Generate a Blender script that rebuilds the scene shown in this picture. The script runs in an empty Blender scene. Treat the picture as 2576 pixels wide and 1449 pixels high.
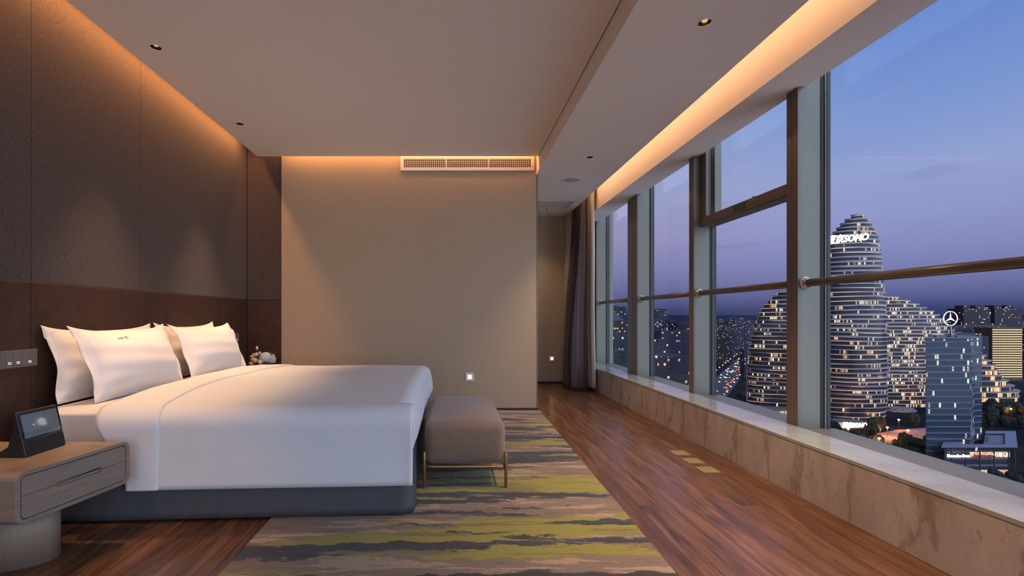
import bpy, bmesh, math, random
from mathutils import Vector, Matrix
random.seed(7)
SC = bpy.context.scene
COL = SC.collection
PI = math.pi
F, CX, CY, H = 1130.0, 1140.0, 797.0, 1.05      # focal length (px), principal point (px), eye height (m)

# ------------------------------------------------------------------ helpers
def at(px, py, Y):
    """the point at depth Y that the photograph shows at px, py (only used to read distances off the photo)"""
    return Vector(((px - CX) * Y / F, Y, H - (py - CY) * Y / F))

def srgb(r, g, b):
    def c(v):
        v /= 255.0
        return v / 12.92 if v <= 0.04045 else ((v + 0.055) / 1.055) ** 2.4
    return (c(r), c(g), c(b), 1.0)

def tag(o, label=None, cat=None, group=None, kind=None):
    if label: o['label'] = label
    if cat: o['category'] = cat
    if group: o['group'] = group
    if kind: o['kind'] = kind
    return o

def empty(name, loc=(0, 0, 0), label=None, cat=None, group=None, kind=None):
    o = bpy.data.objects.new(name, None)
    o.empty_display_size = 0.1
    COL.objects.link(o)
    o.location = loc
    return tag(o, label, cat, group, kind)

def link(name, me, mat=None, parent=None):
    o = bpy.data.objects.new(name, me)
    COL.objects.link(o)
    if mat is not None and not me.materials: me.materials.append(mat)
    if parent is not None:
        o.parent = parent
        p = Vector(parent.location)
        q = parent.parent
        while q is not None:
            p = p + Vector(q.location); q = q.parent
        me.transform(Matrix.Translation(-p))       # geometry is written in world space
    return o

def obj(name, bm, mat=None, parent=None, smooth=False, bevel=0.0, seg=2, angle=40, subsurf=0, recalc=True):
    if recalc: bmesh.ops.recalc_face_normals(bm, faces=bm.faces)
    me = bpy.data.meshes.new(name)
    bm.to_mesh(me); bm.free()
    if smooth:
        for p in me.polygons: p.use_smooth = True
    o = link(name, me, mat, parent)
    if bevel:
        m = o.modifiers.new('bevel', 'BEVEL'); m.width = bevel; m.segments = seg
        m.limit_method = 'ANGLE'; m.angle_limit = math.radians(angle)
        m.harden_normals = False
    if subsurf:
        m = o.modifiers.new('sub', 'SUBSURF'); m.levels = subsurf; m.render_levels = subsurf
    return o

def copy_tree(o, parent=None):
    c = o.copy(); COL.objects.link(c)
    if parent is not None:
        c.parent = parent
        if 'category' in c: del c['category']
    for ch in list(o.children): copy_tree(ch, c)
    return c

def NB(): return bmesh.new()

def box(bm, x0, x1, y0, y1, z0, z1):
    v = [bm.verts.new(p) for p in ((x0,y0,z0),(x1,y0,z0),(x1,y1,z0),(x0,y1,z0),(x0,y0,z1),(x1,y0,z1),(x1,y1,z1),(x0,y1,z1))]
    for f in ((0,3,2,1),(4,5,6,7),(0,1,5,4),(1,2,6,5),(2,3,7,6),(3,0,4,7)):
        bm.faces.new([v[i] for i in f])
    return bm

def B(*a): return box(NB(), *a)

def prism(bm, pts, vec):
    """closed polygon (3D points) extruded along vec"""
    vec = Vector(vec)
    a = [bm.verts.new(p) for p in pts]
    b = [bm.verts.new(Vector(p) + vec) for p in pts]
    n = len(a)
    bm.faces.new(a); bm.faces.new(b[::-1])
    for i in range(n):
        bm.faces.new((a[i], b[i], b[(i+1) % n], a[(i+1) % n]))
    return bm

def tube(bm, pts, r, seg=12, cap=True):
    pts = [Vector(p) for p in pts]
    rings = []
    n = len(pts)
    up = None
    for i, p in enumerate(pts):
        d = (pts[min(i+1, n-1)] - pts[max(i-1, 0)]).normalized()
        if up is None:
            up = Vector((0, 0, 1)) if abs(d.z) < 0.9 else Vector((1, 0, 0))
        s = d.cross(up).normalized(); u = s.cross(d).normalized(); up = u
        rr = r[i] if isinstance(r, (list, tuple)) else r
        rings.append([bm.verts.new(p + s * rr * math.cos(2*PI*k/seg) + u * rr * math.sin(2*PI*k/seg)) for k in range(seg)])
    for a, b in zip(rings, rings[1:]):
        for k in range(seg):
            bm.faces.new((a[k], a[(k+1) % seg], b[(k+1) % seg], b[k]))
    if cap:
        bm.faces.new(rings[0][::-1]); bm.faces.new(rings[-1])
    return bm

def lathe(bm, prof, c, seg=32, axis='Z', caps=True):
    """profile of (radius, height) turned about an axis through c"""
    c = Vector(c)
    rings = []
    for r, h in prof:
        ring = []
        for k in range(seg):
            a = 2*PI*k/seg
            if axis == 'Z': p = Vector((r*math.cos(a), r*math.sin(a), h))
            elif axis == 'Y': p = Vector((r*math.cos(a), h, r*math.sin(a)))
            else: p = Vector((h, r*math.cos(a), r*math.sin(a)))
            ring.append(bm.verts.new(c + p))
        rings.append(ring)
    for a, b in zip(rings, rings[1:]):
        for k in range(seg):
            bm.faces.new((a[k], a[(k+1) % seg], b[(k+1) % seg], b[k]))
    if caps and prof[0][0] > 1e-6: bm.faces.new(rings[0][::-1])
    if caps and prof[-1][0] > 1e-6: bm.faces.new(rings[-1])
    bmesh.ops.remove_doubles(bm, verts=bm.verts, dist=1e-6)
    return bm

def sheet(bm, fn, nu, nv, closed_u=False):
    g = []
    for i in range(nu + (0 if closed_u else 1)):
        g.append([bm.verts.new(fn(i/nu, j/nv)) for j in range(nv+1)])
    m = len(g)
    for i in range(m if closed_u else m-1):
        a, b = g[i], g[(i+1) % m]
        for j in range(nv):
            bm.faces.new((a[j], b[j], b[j+1], a[j+1]))
    return g

def rrect(x0, x1, y0, y1, r, n=6):
    out = []
    for cx, cy, a0 in ((x1-r, y1-r, 0), (x0+r, y1-r, PI/2), (x0+r, y0+r, PI), (x1-r, y0+r, 1.5*PI)):
        for k in range(n+1):
            a = a0 + PI/2*k/n
            out.append((cx + r*math.cos(a), cy + r*math.sin(a)))
    return out

def smooth(t):
    t = max(0.0, min(1.0, t)); return t*t*(3-2*t)

def text_mesh(s, size, extrude=0.0, shear=0.0, offset=0.0, align='CENTER', space=1.0, res=4):
    cu = bpy.data.curves.new('text', 'FONT')
    cu.body = s; cu.size = size; cu.extrude = extrude; cu.shear = shear; cu.offset = offset
    cu.align_x = align; cu.align_y = 'CENTER'; cu.space_character = space; cu.resolution_u = res
    o = bpy.data.objects.new('text', cu); COL.objects.link(o)
    dg = bpy.context.evaluated_depsgraph_get(); dg.update()
    me = bpy.data.meshes.new_from_object(o.evaluated_get(dg))
    bpy.data.objects.remove(o); bpy.data.curves.remove(cu)
    me.materials.clear()
    return me

# ------------------------------------------------------------------ materials
def mat(name):
    m = bpy.data.materials.new(name); m.use_nodes = True
    nt = m.node_tree
    return m, nt, nt.nodes['Principled BSDF']

def N(nt, kind, **kw):
    n = nt.nodes.new(kind)
    for k, v in kw.items():
        if k in n.inputs.keys() if isinstance(k, str) else False: n.inputs[k].default_value = v
        else: setattr(n, k, v)
    return n

def L(nt, a, b): nt.links.new(a, b)

def ramp(nt, fac, stops, interp='LINEAR'):
    r = nt.nodes.new('ShaderNodeValToRGB')
    r.color_ramp.interpolation = interp
    e = r.color_ramp.elements
    while len(e) < len(stops): e.new(0.5)
    for el, (p, c) in zip(e, stops):
        el.position = p; el.color = c if len(c) == 4 else (*c, 1)
    if fac is not None: L(nt, fac, r.inputs['Fac'])
    return r

def coords(nt, scale=(1, 1, 1), rot=(0, 0, 0), kind='Object', loc=(0, 0, 0)):
    tc = nt.nodes.new('ShaderNodeTexCoord')
    mp = nt.nodes.new('ShaderNodeMapping')
    mp.inputs['Scale'].default_value = scale; mp.inputs['Rotation'].default_value = rot; mp.inputs['Location'].default_value = loc
    L(nt, tc.outputs[kind], mp.inputs['Vector'])
    return mp.outputs['Vector']

def wcoords(nt, scale=(1, 1, 1), rot=(0, 0, 0), loc=(0, 0, 0)):
    g = nt.nodes.new('ShaderNodeNewGeometry')
    mp = nt.nodes.new('ShaderNodeMapping')
    mp.inputs['Scale'].default_value = scale; mp.inputs['Rotation'].default_value = rot; mp.inputs['Location'].default_value = loc
    L(nt, g.outputs['Position'], mp.inputs['Vector'])
    return mp.outputs['Vector']

def noise(nt, vec, scale, detail=3.0, rough=0.5, dist=0.0):
    n = nt.nodes.new('ShaderNodeTexNoise')
    n.inputs['Scale'].default_value = scale; n.inputs['Detail'].default_value = detail
    n.inputs['Roughness'].default_value = rough; n.inputs['Distortion'].default_value = dist
    L(nt, vec, n.inputs['Vector'])
    return n.outputs['Fac']

def mixc(nt, fac, a, b, blend='MIX'):
    m = nt.nodes.new('ShaderNodeMix'); m.data_type = 'RGBA'; m.blend_type = blend
    if isinstance(fac, (int, float)): m.inputs[0].default_value = fac
    else: L(nt, fac, m.inputs[0])
    for sock, v in ((m.inputs[6], a), (m.inputs[7], b)):
        if isinstance(v, (tuple, list)): sock.default_value = v if len(v) == 4 else (*v, 1)
        else: L(nt, v, sock)
    return m.outputs[2]

def math_(nt, op, a, b=None, c=None):
    m = nt.nodes.new('ShaderNodeMath'); m.operation = op
    for s, v in zip(m.inputs, (a, b, c)):
        if v is None: continue
        if isinstance(v, (int, float)): s.default_value = v
        else: L(nt, v, s)
    return m.outputs[0]

def bump(nt, b, height, strength=0.2, dist=0.01):
    n = nt.nodes.new('ShaderNodeBump')
    n.inputs['Strength'].default_value = strength; n.inputs['Distance'].default_value = dist
    L(nt, height, n.inputs['Height']); L(nt, n.outputs['Normal'], b.inputs['Normal'])

def plain(name, col, rough=0.5, metal=0.0, var=0.08, scale=40.0, bmp=0.0, spec=0.5, stretch=(1, 1, 1)):
    m, nt, b = mat(name)
    v = coords(nt, stretch)
    f = noise(nt, v, scale, 4)
    lo = tuple(c*(1-var) for c in col[:3]); hi = tuple(min(1, c*(1+var)) for c in col[:3])
    r = ramp(nt, f, [(0.3, lo), (0.7, hi)])
    L(nt, r.outputs['Color'], b.inputs['Base Color'])
    b.inputs['Roughness'].default_value = rough; b.inputs['Metallic'].default_value = metal
    b.inputs['Specular IOR Level'].default_value = spec
    if bmp: bump(nt, b, f, bmp, 0.003)
    return m

def emit(name, col, strength):
    m, nt, b = mat(name)
    b.inputs['Base Color'].default_value = (*col[:3], 1)
    b.inputs['Emission Color'].default_value = (*col[:3], 1)
    b.inputs['Emission Strength'].default_value = strength
    b.inputs['Roughness'].default_value = 0.6
    return m

M = {}
M['paint'] = plain('ceiling paint', (0.89, 0.815, 0.745), 0.85, var=0.015, scale=60, bmp=0.02)
M['slab'] = plain('dark void', (0.06, 0.055, 0.05), 0.9)

def fabric(name, col, var=0.25, sc=420.0, rough=0.9, sheen=0.2, bmp=0.25):
    m, nt, b = mat(name)
    v1 = wcoords(nt, (sc, sc, sc*0.12)); v2 = wcoords(nt, (sc*0.15, sc*0.15, sc))
    f = math_(nt, 'MULTIPLY', math_(nt, 'ADD', noise(nt, v1, 1.0, 2), noise(nt, v2, 1.0, 2)), 0.5)
    big = noise(nt, wcoords(nt, (1, 1, 1)), 2.5, 3)
    lo = tuple(c*(1-var) for c in col); hi = tuple(min(1, c*(1+var)) for c in col)
    r = ramp(nt, f, [(0.36, lo), (0.64, hi)])
    c2 = mixc(nt, math_(nt, 'MULTIPLY', big, 0.12), r.outputs['Color'], tuple(c*0.8 for c in col))
    L(nt, c2, b.inputs['Base Color'])
    b.inputs['Roughness'].default_value = rough
    b.inputs['Sheen Weight'].default_value = sheen
    b.inputs['Specular IOR Level'].default_value = 0.25
    if bmp: bump(nt, b, f, bmp, 0.001)
    return m
M['dark_fabric'] = fabric('brown wall fabric', (0.074, 0.056, 0.052), 0.4, 300, sheen=0.1)
M['beige_fabric'] = fabric('beige wall fabric', (0.415, 0.322, 0.225), 0.07, 260, sheen=0.05, bmp=0.1)

def leather():
    m, nt, b = mat('brown leather panel')
    v = wcoords(nt, (1, 1, 1))
    f = noise(nt, v, 9, 6, 0.65, 0.6); g = noise(nt, wcoords(nt, (30, 30, 8)), 3, 5, 0.6)
    r = ramp(nt, f, [(0.3, (0.036, 0.014, 0.008)), (0.55, (0.058, 0.023, 0.013)), (0.8, (0.088, 0.036, 0.020))])
    L(nt, mixc(nt, math_(nt, 'MULTIPLY', g, 0.35), r.outputs['Color'], (0.04, 0.018, 0.012)), b.inputs['Base Color'])
    b.inputs['Roughness'].default_value = 0.52
    bump(nt, b, g, 0.12, 0.002)
    return m
M['leather'] = leather()

def wood_floor():
    m, nt, b = mat('walnut plank floor')
    v = wcoords(nt, (1, 1, 1), (0, 0, PI/2))
    br = nt.nodes.new('ShaderNodeTexBrick')
    br.offset = 0.37; br.squash = 1.0
    br.inputs['Scale'].default_value = 1.0; br.inputs['Mortar Size'].default_value = 0.0012
    br.inputs['Brick Width'].default_value = 1.25; br.inputs['Row Height'].default_value = 0.145
    br.inputs['Color1'].default_value = (0.0, 0.0, 0.0, 1); br.inputs['Color2'].default_value = (1, 1, 1, 1)
    br.inputs['Mortar'].default_value = (0.5, 0.5, 0.5, 1); br.inputs['Bias'].default_value = 0.0
    L(nt, v, br.inputs['Vector'])
    # every plank samples the grain at its own place
    off = nt.nodes.new('ShaderNodeVectorMath'); off.operation = 'MULTIPLY_ADD'
    L(nt, br.outputs['Color'], off.inputs[0]); off.inputs[1].default_value = (3.1, 5.7, 9.0)
    L(nt, wcoords(nt, (9.0, 0.9, 1)), off.inputs[2])
    g1 = noise(nt, off.outputs[0], 1.6, 8, 0.62, 1.4)
    off2 = nt.nodes.new('ShaderNodeVectorMath'); off2.operation = 'MULTIPLY_ADD'
    L(nt, br.outputs['Color'], off2.inputs[0]); off2.inputs[1].default_value = (7.1, 2.7, 4.0)
    L(nt, wcoords(nt, (85.0, 2.2, 1)), off2.inputs[2])
    g2 = noise(nt, off2.outputs[0], 1.0, 6, 0.7, 0.3)
    base = ramp(nt, g1, [(0.28, (0.042, 0.020, 0.010)), (0.45, (0.104, 0.050, 0.025)), (0.6, (0.168, 0.084, 0.042)), (0.78, (0.225, 0.124, 0.066))])
    c = mixc(nt, 0.75, base.outputs['Color'], ramp(nt, g2, [(0.32, (0.36, 0.33, 0.32)), (0.66, (1.28, 1.24, 1.2))]).outputs['Color'], 'MULTIPLY')
    tone = ramp(nt, br.outputs['Color'], [(0.0, (0.78, 0.74, 0.72)), (1.0, (1.1, 1.05, 1.02))])
    c = mixc(nt, 0.8, c, tone.outputs['Color'], 'MULTIPLY')
    c = mixc(nt, br.outputs['Fac'], c, (0.018, 0.009, 0.006))
    L(nt, c, b.inputs['Base Color'])
    rr = ramp(nt, g2, [(0.2, (0.24,)*3), (0.8, (0.38,)*3)])
    L(nt, rr.outputs['Color'], b.inputs['Roughness'])
    b.inputs['Coat Weight'].default_value = 0.12; b.inputs['Coat Roughness'].default_value = 0.18
    bump(nt, b, g2, 0.22, 0.002)
    return m
M['floor'] = wood_floor()

def rug_mat():
    m, nt, b = mat('striped rug pile')
    warp = noise(nt, wcoords(nt, (6.5, 15, 1)), 1.0, 5, 0.65)
    def layer(sx, sy, ox, oy, detail=5, rough=0.62):
        v = wcoords(nt, (sx, sy, 1), (0, 0, 0), (ox, oy, 0))
        a = nt.nodes.new('ShaderNodeVectorMath'); a.operation = 'MULTIPLY_ADD'
        cmb = nt.nodes.new('ShaderNodeCombineXYZ'); L(nt, warp, cmb.inputs[1])
        L(nt, cmb.outputs[0], a.inputs[0]); a.inputs[1].default_value = (0, 0.95, 0); L(nt, v, a.inputs[2])
        return noise(nt, a.outputs[0], 1.0, detail, rough)
    n1 = layer(1.6, 15, 0, 0); n2 = layer(0.50, 6.2, 7.3, 3.1, 4, 0.5); n3 = layer(0.62, 7.6, 2.2, 17.7, 5, 0.55); n4 = layer(1.5, 21, 11, 5)
    taupe = (0.145, 0.105, 0.068, 1); beige = (0.31, 0.222, 0.150, 1)
    lime = (0.225, 0.205, 0.036, 1); olive = (0.16, 0.125, 0.038, 1)
    slate = (0.044, 0.047, 0.046, 1); choc = (0.044, 0.031, 0.025, 1)
    ground = ramp(nt, n1, [(0.40, taupe), (0.425, (0.18, 0.130, 0.090, 1)), (0.53, (0.18, 0.130, 0.090, 1)), (0.545, beige)]).outputs['Color']
    gcol = ramp(nt, n4, [(0.42, olive), (0.47, lime)]).outputs['Color']
    fl = ramp(nt, n2, [(0.528, (0, 0, 0)), (0.536, (1, 1, 1))]).outputs['Color']
    c = mixc(nt, fl, ground, gcol)
    dcol = ramp(nt, n4, [(0.50, slate), (0.54, choc)]).outputs['Color']
    fd = ramp(nt, n3, [(0.540, (0, 0, 0)), (0.547, (1, 1, 1))]).outputs['Color']
    c = mixc(nt, fd, c, dcol)
    pile = noise(nt, wcoords(nt, (1, 1, 1)), 260, 2, 0.7)
    c = mixc(nt, 0.8, c, ramp(nt, pile, [(0.3, (0.72,)*3), (0.7, (1.22,)*3)]).outputs['Color'], 'MULTIPLY')
    L(nt, c, b.inputs['Base Color'])
    b.inputs['Roughness'].default_value = 1.0; b.inputs['Specular IOR Level'].default_value = 0.1
    b.inputs['Sheen Weight'].default_value = 0.15
    bump(nt, b, pile, 0.5, 0.004)
    return m
M['rug'] = rug_mat()

def marble(name='veined marble', cols=((0.325, 0.258, 0.235), (0.415, 0.352, 0.333), (0.48, 0.43, 0.41)), vc=(0.20, 0.135, 0.105), fcol=(0.16, 0.11, 0.085), k1=0.55, k2=0.7):
    m, nt, b = mat(name)
    v = wcoords(nt, (1, 1.5, 0.55), (0.35, 0, 0.1))
    big = noise(nt, v, 2.3, 6, 0.6, 1.2)
    wv = nt.nodes.new('ShaderNodeTexWave'); wv.wave_type = 'BANDS'; wv.bands_direction = 'DIAGONAL'
    wv.inputs['Scale'].default_value = 1.1; wv.inputs['Distortion'].default_value = 9.0; wv.inputs['Detail'].default_value = 5.0
    wv.inputs['Detail Scale'].default_value = 1.4; wv.inputs['Detail Roughness'].default_value = 0.68
    L(nt, v, wv.inputs['Vector'])
    vein = ramp(nt, wv.outputs['Fac'], [(0.0, (1, 1, 1)), (0.06, (0.35,)*3), (0.16, (0, 0, 0))]).outputs['Color']
    fine = noise(nt, wcoords(nt, (6, 14, 5), (0.5, 0, 0)), 2.0, 7, 0.7, 2.0)
    fv = ramp(nt, fine, [(0.60, (0, 0, 0)), (0.66, (1, 1, 1)), (0.72, (0, 0, 0))]).outputs['Color']
    base = ramp(nt, big, [(0.3, cols[0]), (0.5, cols[1]), (0.75, cols[2])]).outputs['Color']
    c = mixc(nt, math_(nt, 'MULTIPLY', vein, k1), base, vc)
    c = mixc(nt, math_(nt, 'MULTIPLY', fv, k2), c, fcol)
    L(nt, c, b.inputs['Base Color'])
    b.inputs['Roughness'].default_value = 0.14
    return m
M['marble'] = marble()
M['marble_grey'] = marble('pale grey marble', ((0.27, 0.275, 0.235), (0.315, 0.325, 0.285), (0.345, 0.355, 0.32)), (0.22, 0.22, 0.19), (0.14, 0.14, 0.125), 0.35, 0.5)

M['bronze_frame'] = plain('brown aluminium frame', (0.135, 0.105, 0.088), 0.42, 0.0, 0.05, 30)
M['grey_frame'] = plain('grey aluminium cladding', (0.145, 0.14, 0.105), 0.45, 0.0, 0.05, 60)
M['gasket'] = plain('black rubber gasket', (0.012, 0.012, 0.012), 0.6)
M['alu_line'] = plain('bare aluminium bead', (0.20, 0.21, 0.20), 0.45, 0.2)
M['rail'] = plain('brushed bronze rail', (0.21, 0.165, 0.115), 0.32, 0.55, 0.12, 30, stretch=(1, 0.05, 1))
M['steel'] = plain('brushed steel', (0.55, 0.52, 0.49), 0.25, 0.9, 0.08, 60)
M['brass'] = plain('aged brass', (0.40, 0.31, 0.15), 0.38, 0.5, 0.1, 60)
M['brass_leg'] = plain('brushed brass leg', (0.36, 0.20, 0.085), 0.38, 0.85, 0.1, 60)
M['bronze_strip'] = plain('bronze strip', (0.22, 0.13, 0.06), 0.35, 0.8)
M['white_plastic'] = plain('white plastic', (0.70, 0.67, 0.63), 0.4, 0, 0.02)
M['vent_paint'] = plain('white vent enamel', (0.72, 0.68, 0.62), 0.45, 0, 0.02)
M['black_plastic'] = plain('black plastic', (0.012, 0.013, 0.014), 0.45, 0, 0.1, 80)
M['speaker_cloth'] = plain('black speaker cloth', (0.010, 0.011, 0.012), 0.9, 0, 0.5, 500, bmp=0.3)
M['skirting'] = plain('dark skirting', (0.022, 0.015, 0.012), 0.5)
M['taupe_plate'] = plain('taupe switch plate', (0.175, 0.155, 0.135), 0.45, 0.2, 0.04)

def linen(name, col):
    m, nt, b = mat(name)
    w = noise(nt, coords(nt, (1, 1, 1)), 7.0, 4, 0.55, 0.4); f = noise(nt, coords(nt, (1, 1, 1)), 900, 2)
    r = ramp(nt, w, [(0.3, tuple(c*0.97 for c in col)), (0.7, col)])
    L(nt, r.outputs['Color'], b.inputs['Base Color'])
    b.inputs['Roughness'].default_value = 0.75; b.inputs['Sheen Weight'].default_value = 0.12
    b.inputs['Specular IOR Level'].default_value = 0.3
    h = math_(nt, 'ADD', w, math_(nt, 'MULTIPLY', f, 0.06))
    bump(nt, b, h, 0.16, 0.02)
    return m
M['linen'] = linen('white cotton', (0.61, 0.62, 0.63))
M['pillow'] = linen('white pillow cotton', (0.80, 0.75, 0.695))
M['satin'] = plain('charcoal satin valance', (0.070, 0.074, 0.084), 0.36, 0.0, 0.06, 3, bmp=0.02, spec=0.6, stretch=(5, 5, 1))
M['velvet'] = fabric('grey brown velvet', (0.185, 0.125, 0.089), 0.08, 160, rough=0.85, sheen=0.25, bmp=0.15)
M['emb'] = plain('brown embroidery thread', (0.13, 0.09, 0.075), 0.8)

def oak(name, col, s=(1, 1, 60)):
    m, nt, b = mat(name)
    g = noise(nt, wcoords(nt, s), 2.0, 6, 0.65, 0.3)
    r = ramp(nt, g, [(0.3, tuple(c*0.72 for c in col)), (0.5, col), (0.75, tuple(min(1, c*1.2) for c in col))])
    L(nt, r.outputs['Color'], b.inputs['Base Color'])
    b.inputs['Roughness'].default_value = 0.5
    bump(nt, b, g, 0.06, 0.001)
    return m
M['oak_x'] = oak('pale oak veneer', (0.222, 0.168, 0.124), (2.5, 2.5, 110))
M['oak_v'] = oak('pale oak veneer upright', (0.225, 0.165, 0.118), (130, 130, 1.4))
M['groove'] = plain('dark groove', (0.02, 0.017, 0.015), 0.6)

def curtain_mat(name, col, rough, trans=0.0, sheen=0.3):
    m, nt, b = mat(name)
    f = noise(nt, coords(nt, (300, 300, 20)), 1.0, 3)
    r = ramp(nt, f, [(0.35, tuple(c*0.95 for c in col)), (0.65, tuple(min(1, c*1.05) for c in col))])
    L(nt, r.outputs['Color'], b.inputs['Base Color'])
    b.inputs['Roughness'].default_value = rough; b.inputs['Sheen Weight'].default_value = sheen
    return m
M['curtain'] = curtain_mat('plum brown curtain', (0.086, 0.051, 0.047), 0.45)
M['sheer'] = curtain_mat('ivory sheer', (0.58, 0.51, 0.44), 0.8)

def glass_pane():
    m, nt, b = mat('window glass')
    nt.nodes.remove(b)
    tr = nt.nodes.new('ShaderNodeBsdfTransparent'); tr.inputs['Color'].default_value = (0.97, 0.975, 0.98, 1)
    gl = nt.nodes.new('ShaderNodeBsdfGlossy'); gl.inputs['Roughness'].default_value = 0.0
    lw = nt.nodes.new('ShaderNodeLayerWeight'); lw.inputs['Blend'].default_value = 0.5
    f5 = math_(nt, 'POWER', lw.outputs['Facing'], 5.0)
    f = math_(nt, 'MULTIPLY_ADD', f5, 0.6, 0.022)
    mx = nt.nodes.new('ShaderNodeMixShader')
    L(nt, f, mx.inputs[0]); L(nt, tr.outputs[0], mx.inputs[1]); L(nt, gl.outputs[0], mx.inputs[2])
    L(nt, mx.outputs[0], nt.nodes['Material Output'].inputs['Surface'])
    return m
M['glass'] = glass_pane()
AFTERGLOW = 5.3
AFTERCOL = (0.33, 0.395, 0.485, 1)
P_COVE_W, P_COVE_B, P_COVE_L = 14.5, 10.5, 48
P_SPOT_H, P_SPOT_L = 172, 360
EXPOSURE = 0.28
# ------------------------------------------------------------------ the room
YB = 5.03            # beige end wall
YA = 7.08            # end of the passage behind it
YR = -2.6            # behind the camera
XL = -2.31           # headboard wall
XS = 0.945           # step between the two ceiling heights / end of the beige wall
ZC, ZS = 2.805, 2.637   # high ceiling, lowered ceiling
XE = 1.775           # edge of the lowered ceiling along the light cove
XM = 2.022           # face of the marble ledge
XF = 2.29            # room face of the mullions
XG = 2.475           # glass

def struct(name, label, cat, bm=None, m=None, **kw):
    o = obj(name, bm, m, **kw) if bm is not None else empty(name)
    return tag(o, label, cat, kind='structure')

struct('floor', 'reddish walnut plank floor beside the striped rug and under the bed', 'floor', B(XL-0.1, 2.6, YR-0.1, YA+0.1, -0.12, 0), M['floor'])

# headboard wall: fabric panels above a bronze strip, leather panels below
w = struct('wall_left', 'headboard wall of dark brown fabric above leather panels', 'wall')
obj('wall_core', B(XL-0.14, XL-0.02, YR-0.1, YB+0.14, 0, 3.1), M['slab'], w)
ZP = 1.238
cuts_f = [YR, -0.2, 1.2, 2.46, 3.32, YB]
for a, b in zip(cuts_f, cuts_f[1:]):
    obj('fabric_panel', B(XL-0.02, XL, a+0.0015, b-0.0015, ZP+0.008, 3.04), M['dark_fabric'], w)
cuts_l = [YR, -0.2, 1.2, 2.46, 3.31, 3.64, 4.52, YB]
for a, b in zip(cuts_l, cuts_l[1:]):
    obj('leather_panel', B(XL-0.02, XL+0.001, a+0.0018, b-0.0018, 0.04, ZP), M['leather'], w, bevel=0.0015, seg=1)
obj('bronze_strip', B(XL-0.02, XL-0.001, YR, YB, ZP, ZP+0.008), M['bronze_strip'], w)
tag(obj('baseboard_left', B(XL-0.02, XL+0.006, YR, YB, 0, 0.04), M['skirting']), 'dark baseboard along the headboard wall', 'baseboard', kind='structure')

# end wall
w = struct('wall_back', 'beige fabric wall behind the bed with the air vent', 'wall')
XD = -1.923
obj('wall_core', B(XD, XS, YB+0.02, YA, 0, 3.06), M['slab'], w)
obj('beige_panel', B(XD, XS, YB, YB+0.02, 0.03, 3.04), M['beige_fabric'], w)
obj('edge_trim', B(XS-0.012, XS+0.002, YB-0.002, YB+0.03, 0.0, ZS), M['taupe_plate'], w)
obj('beige_return', B(XS-0.02, XS+0.001, YB+0.03, YA, 0.03, ZS), M['beige_fabric'], w)
obj('fabric_panel', B(XL, XD-0.004, YB+0.012, YB+0.03, ZP+0.006, 3.04), M['dark_fabric'], w)
obj('leather_panel', B(XL, XD-0.004, YB+0.012, YB+0.03, 0.03, ZP-0.002), M['leather'], w)
obj('panel_backing', B(XL-0.1, XD, YB+0.03, YB+0.14, 0, 3.06), M['slab'], w)
tag(obj('baseboard_back', B(XL, XS+0.002, YB-0.012, YB+0.02, 0, 0.03), M['skirting']), 'dark baseboard under the beige wall', 'baseboard', kind='structure')

# passage behind the end wall
w = struct('wall_passage', 'beige wall at the far end of the passage beside the curtain', 'wall', B(XS-0.02, 1.745, YA, YA+0.1, 0.03, 2.95), M['beige_fabric'])
struct('wall_pier', 'narrow beige pier behind the plum curtain', 'wall', B(1.735, XM-0.003, 6.9, 7.3, 0.03, 3.03), M['beige_fabric'])
tag(obj('baseboard_passage', B(XS, 1.745, YA-0.012, YA+0.02, 0, 0.035), M['skirting']), 'dark baseboard at the end of the passage', 'baseboard', kind='structure')
tag(obj('baseboard_pier', B(1.723, 2.02, 6.888, YA, 0, 0.035), M['skirting']), 'dark baseboard of the narrow pier behind the curtain', 'baseboard', kind='structure')

# wall behind the camera, unseen, with an opening added to admit afterglow light
w = struct('wall_rear', 'pale wall behind the viewpoint with a wide opening added to let light in', 'wall')
for a in ((XL-0.1, -1.7, 0, 3.06), (1.5, 2.6, 0, 3.06), (-1.7, 1.5, 0, 0.3), (-1.7, 1.5, 2.6, 3.06)):
    obj('wall_panel', B(a[0], a[1], YR-0.12, YR, a[2], a[3]), M['beige_fabric'], w)

# ceilings (the round holes of the downlights are cut out)
def cut_holes(o, holes, r=0.033):
    for x, y in holes:
        bm = NB(); lathe(bm, [(r, ZS-0.3), (r, 3.2)], (x, y, 0), 40)
        c = obj('cutter', bm)
        m = o.modifiers.new('hole', 'BOOLEAN'); m.object = c; m.solver = 'EXACT'
        dg = bpy.context.evaluated_depsgraph_get(); dg.update()
        me = bpy.data.meshes.new_from_object(o.evaluated_get(dg))
        o.modifiers.clear(); old = o.data; o.data = me; me.name = old.name
        bpy.data.objects.remove(c)

HI = [(-1.936, 2.927), (-1.94, 4.089), (-1.936, 1.765), (-1.936, 0.6)]
LO = [(1.357, 2.423), (1.361, 4.472), (1.373, 6.63), (1.36, 0.37)]
c = struct('ceiling', 'white painted ceiling in two heights with recessed downlights', 'ceiling')
o = obj('high_ceiling', B(-2.142, XS, YR, 4.91, ZC, ZC+0.06), M['paint'], c); cut_holes(o, HI)
o = obj('lowered_ceiling', B(XS-0.001, XE, YR, YA, ZS, ZS+0.06), M['paint'], c); cut_holes(o, LO)
obj('ceiling_step', B(XS-0.012, XS+0.05, YR, YB-0.002, ZS+0.002, 3.04), M['paint'], c)
obj('step_lip', B(XS-0.018, XS-0.001, YR, YB-0.004, ZS, ZS+0.022), M['paint'], c)
obj('shadow_gap', B(XS-0.017, XS-0.012, YR, 4.91, ZC-0.0012, ZC+0.02), M['bronze_frame'], c)
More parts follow.
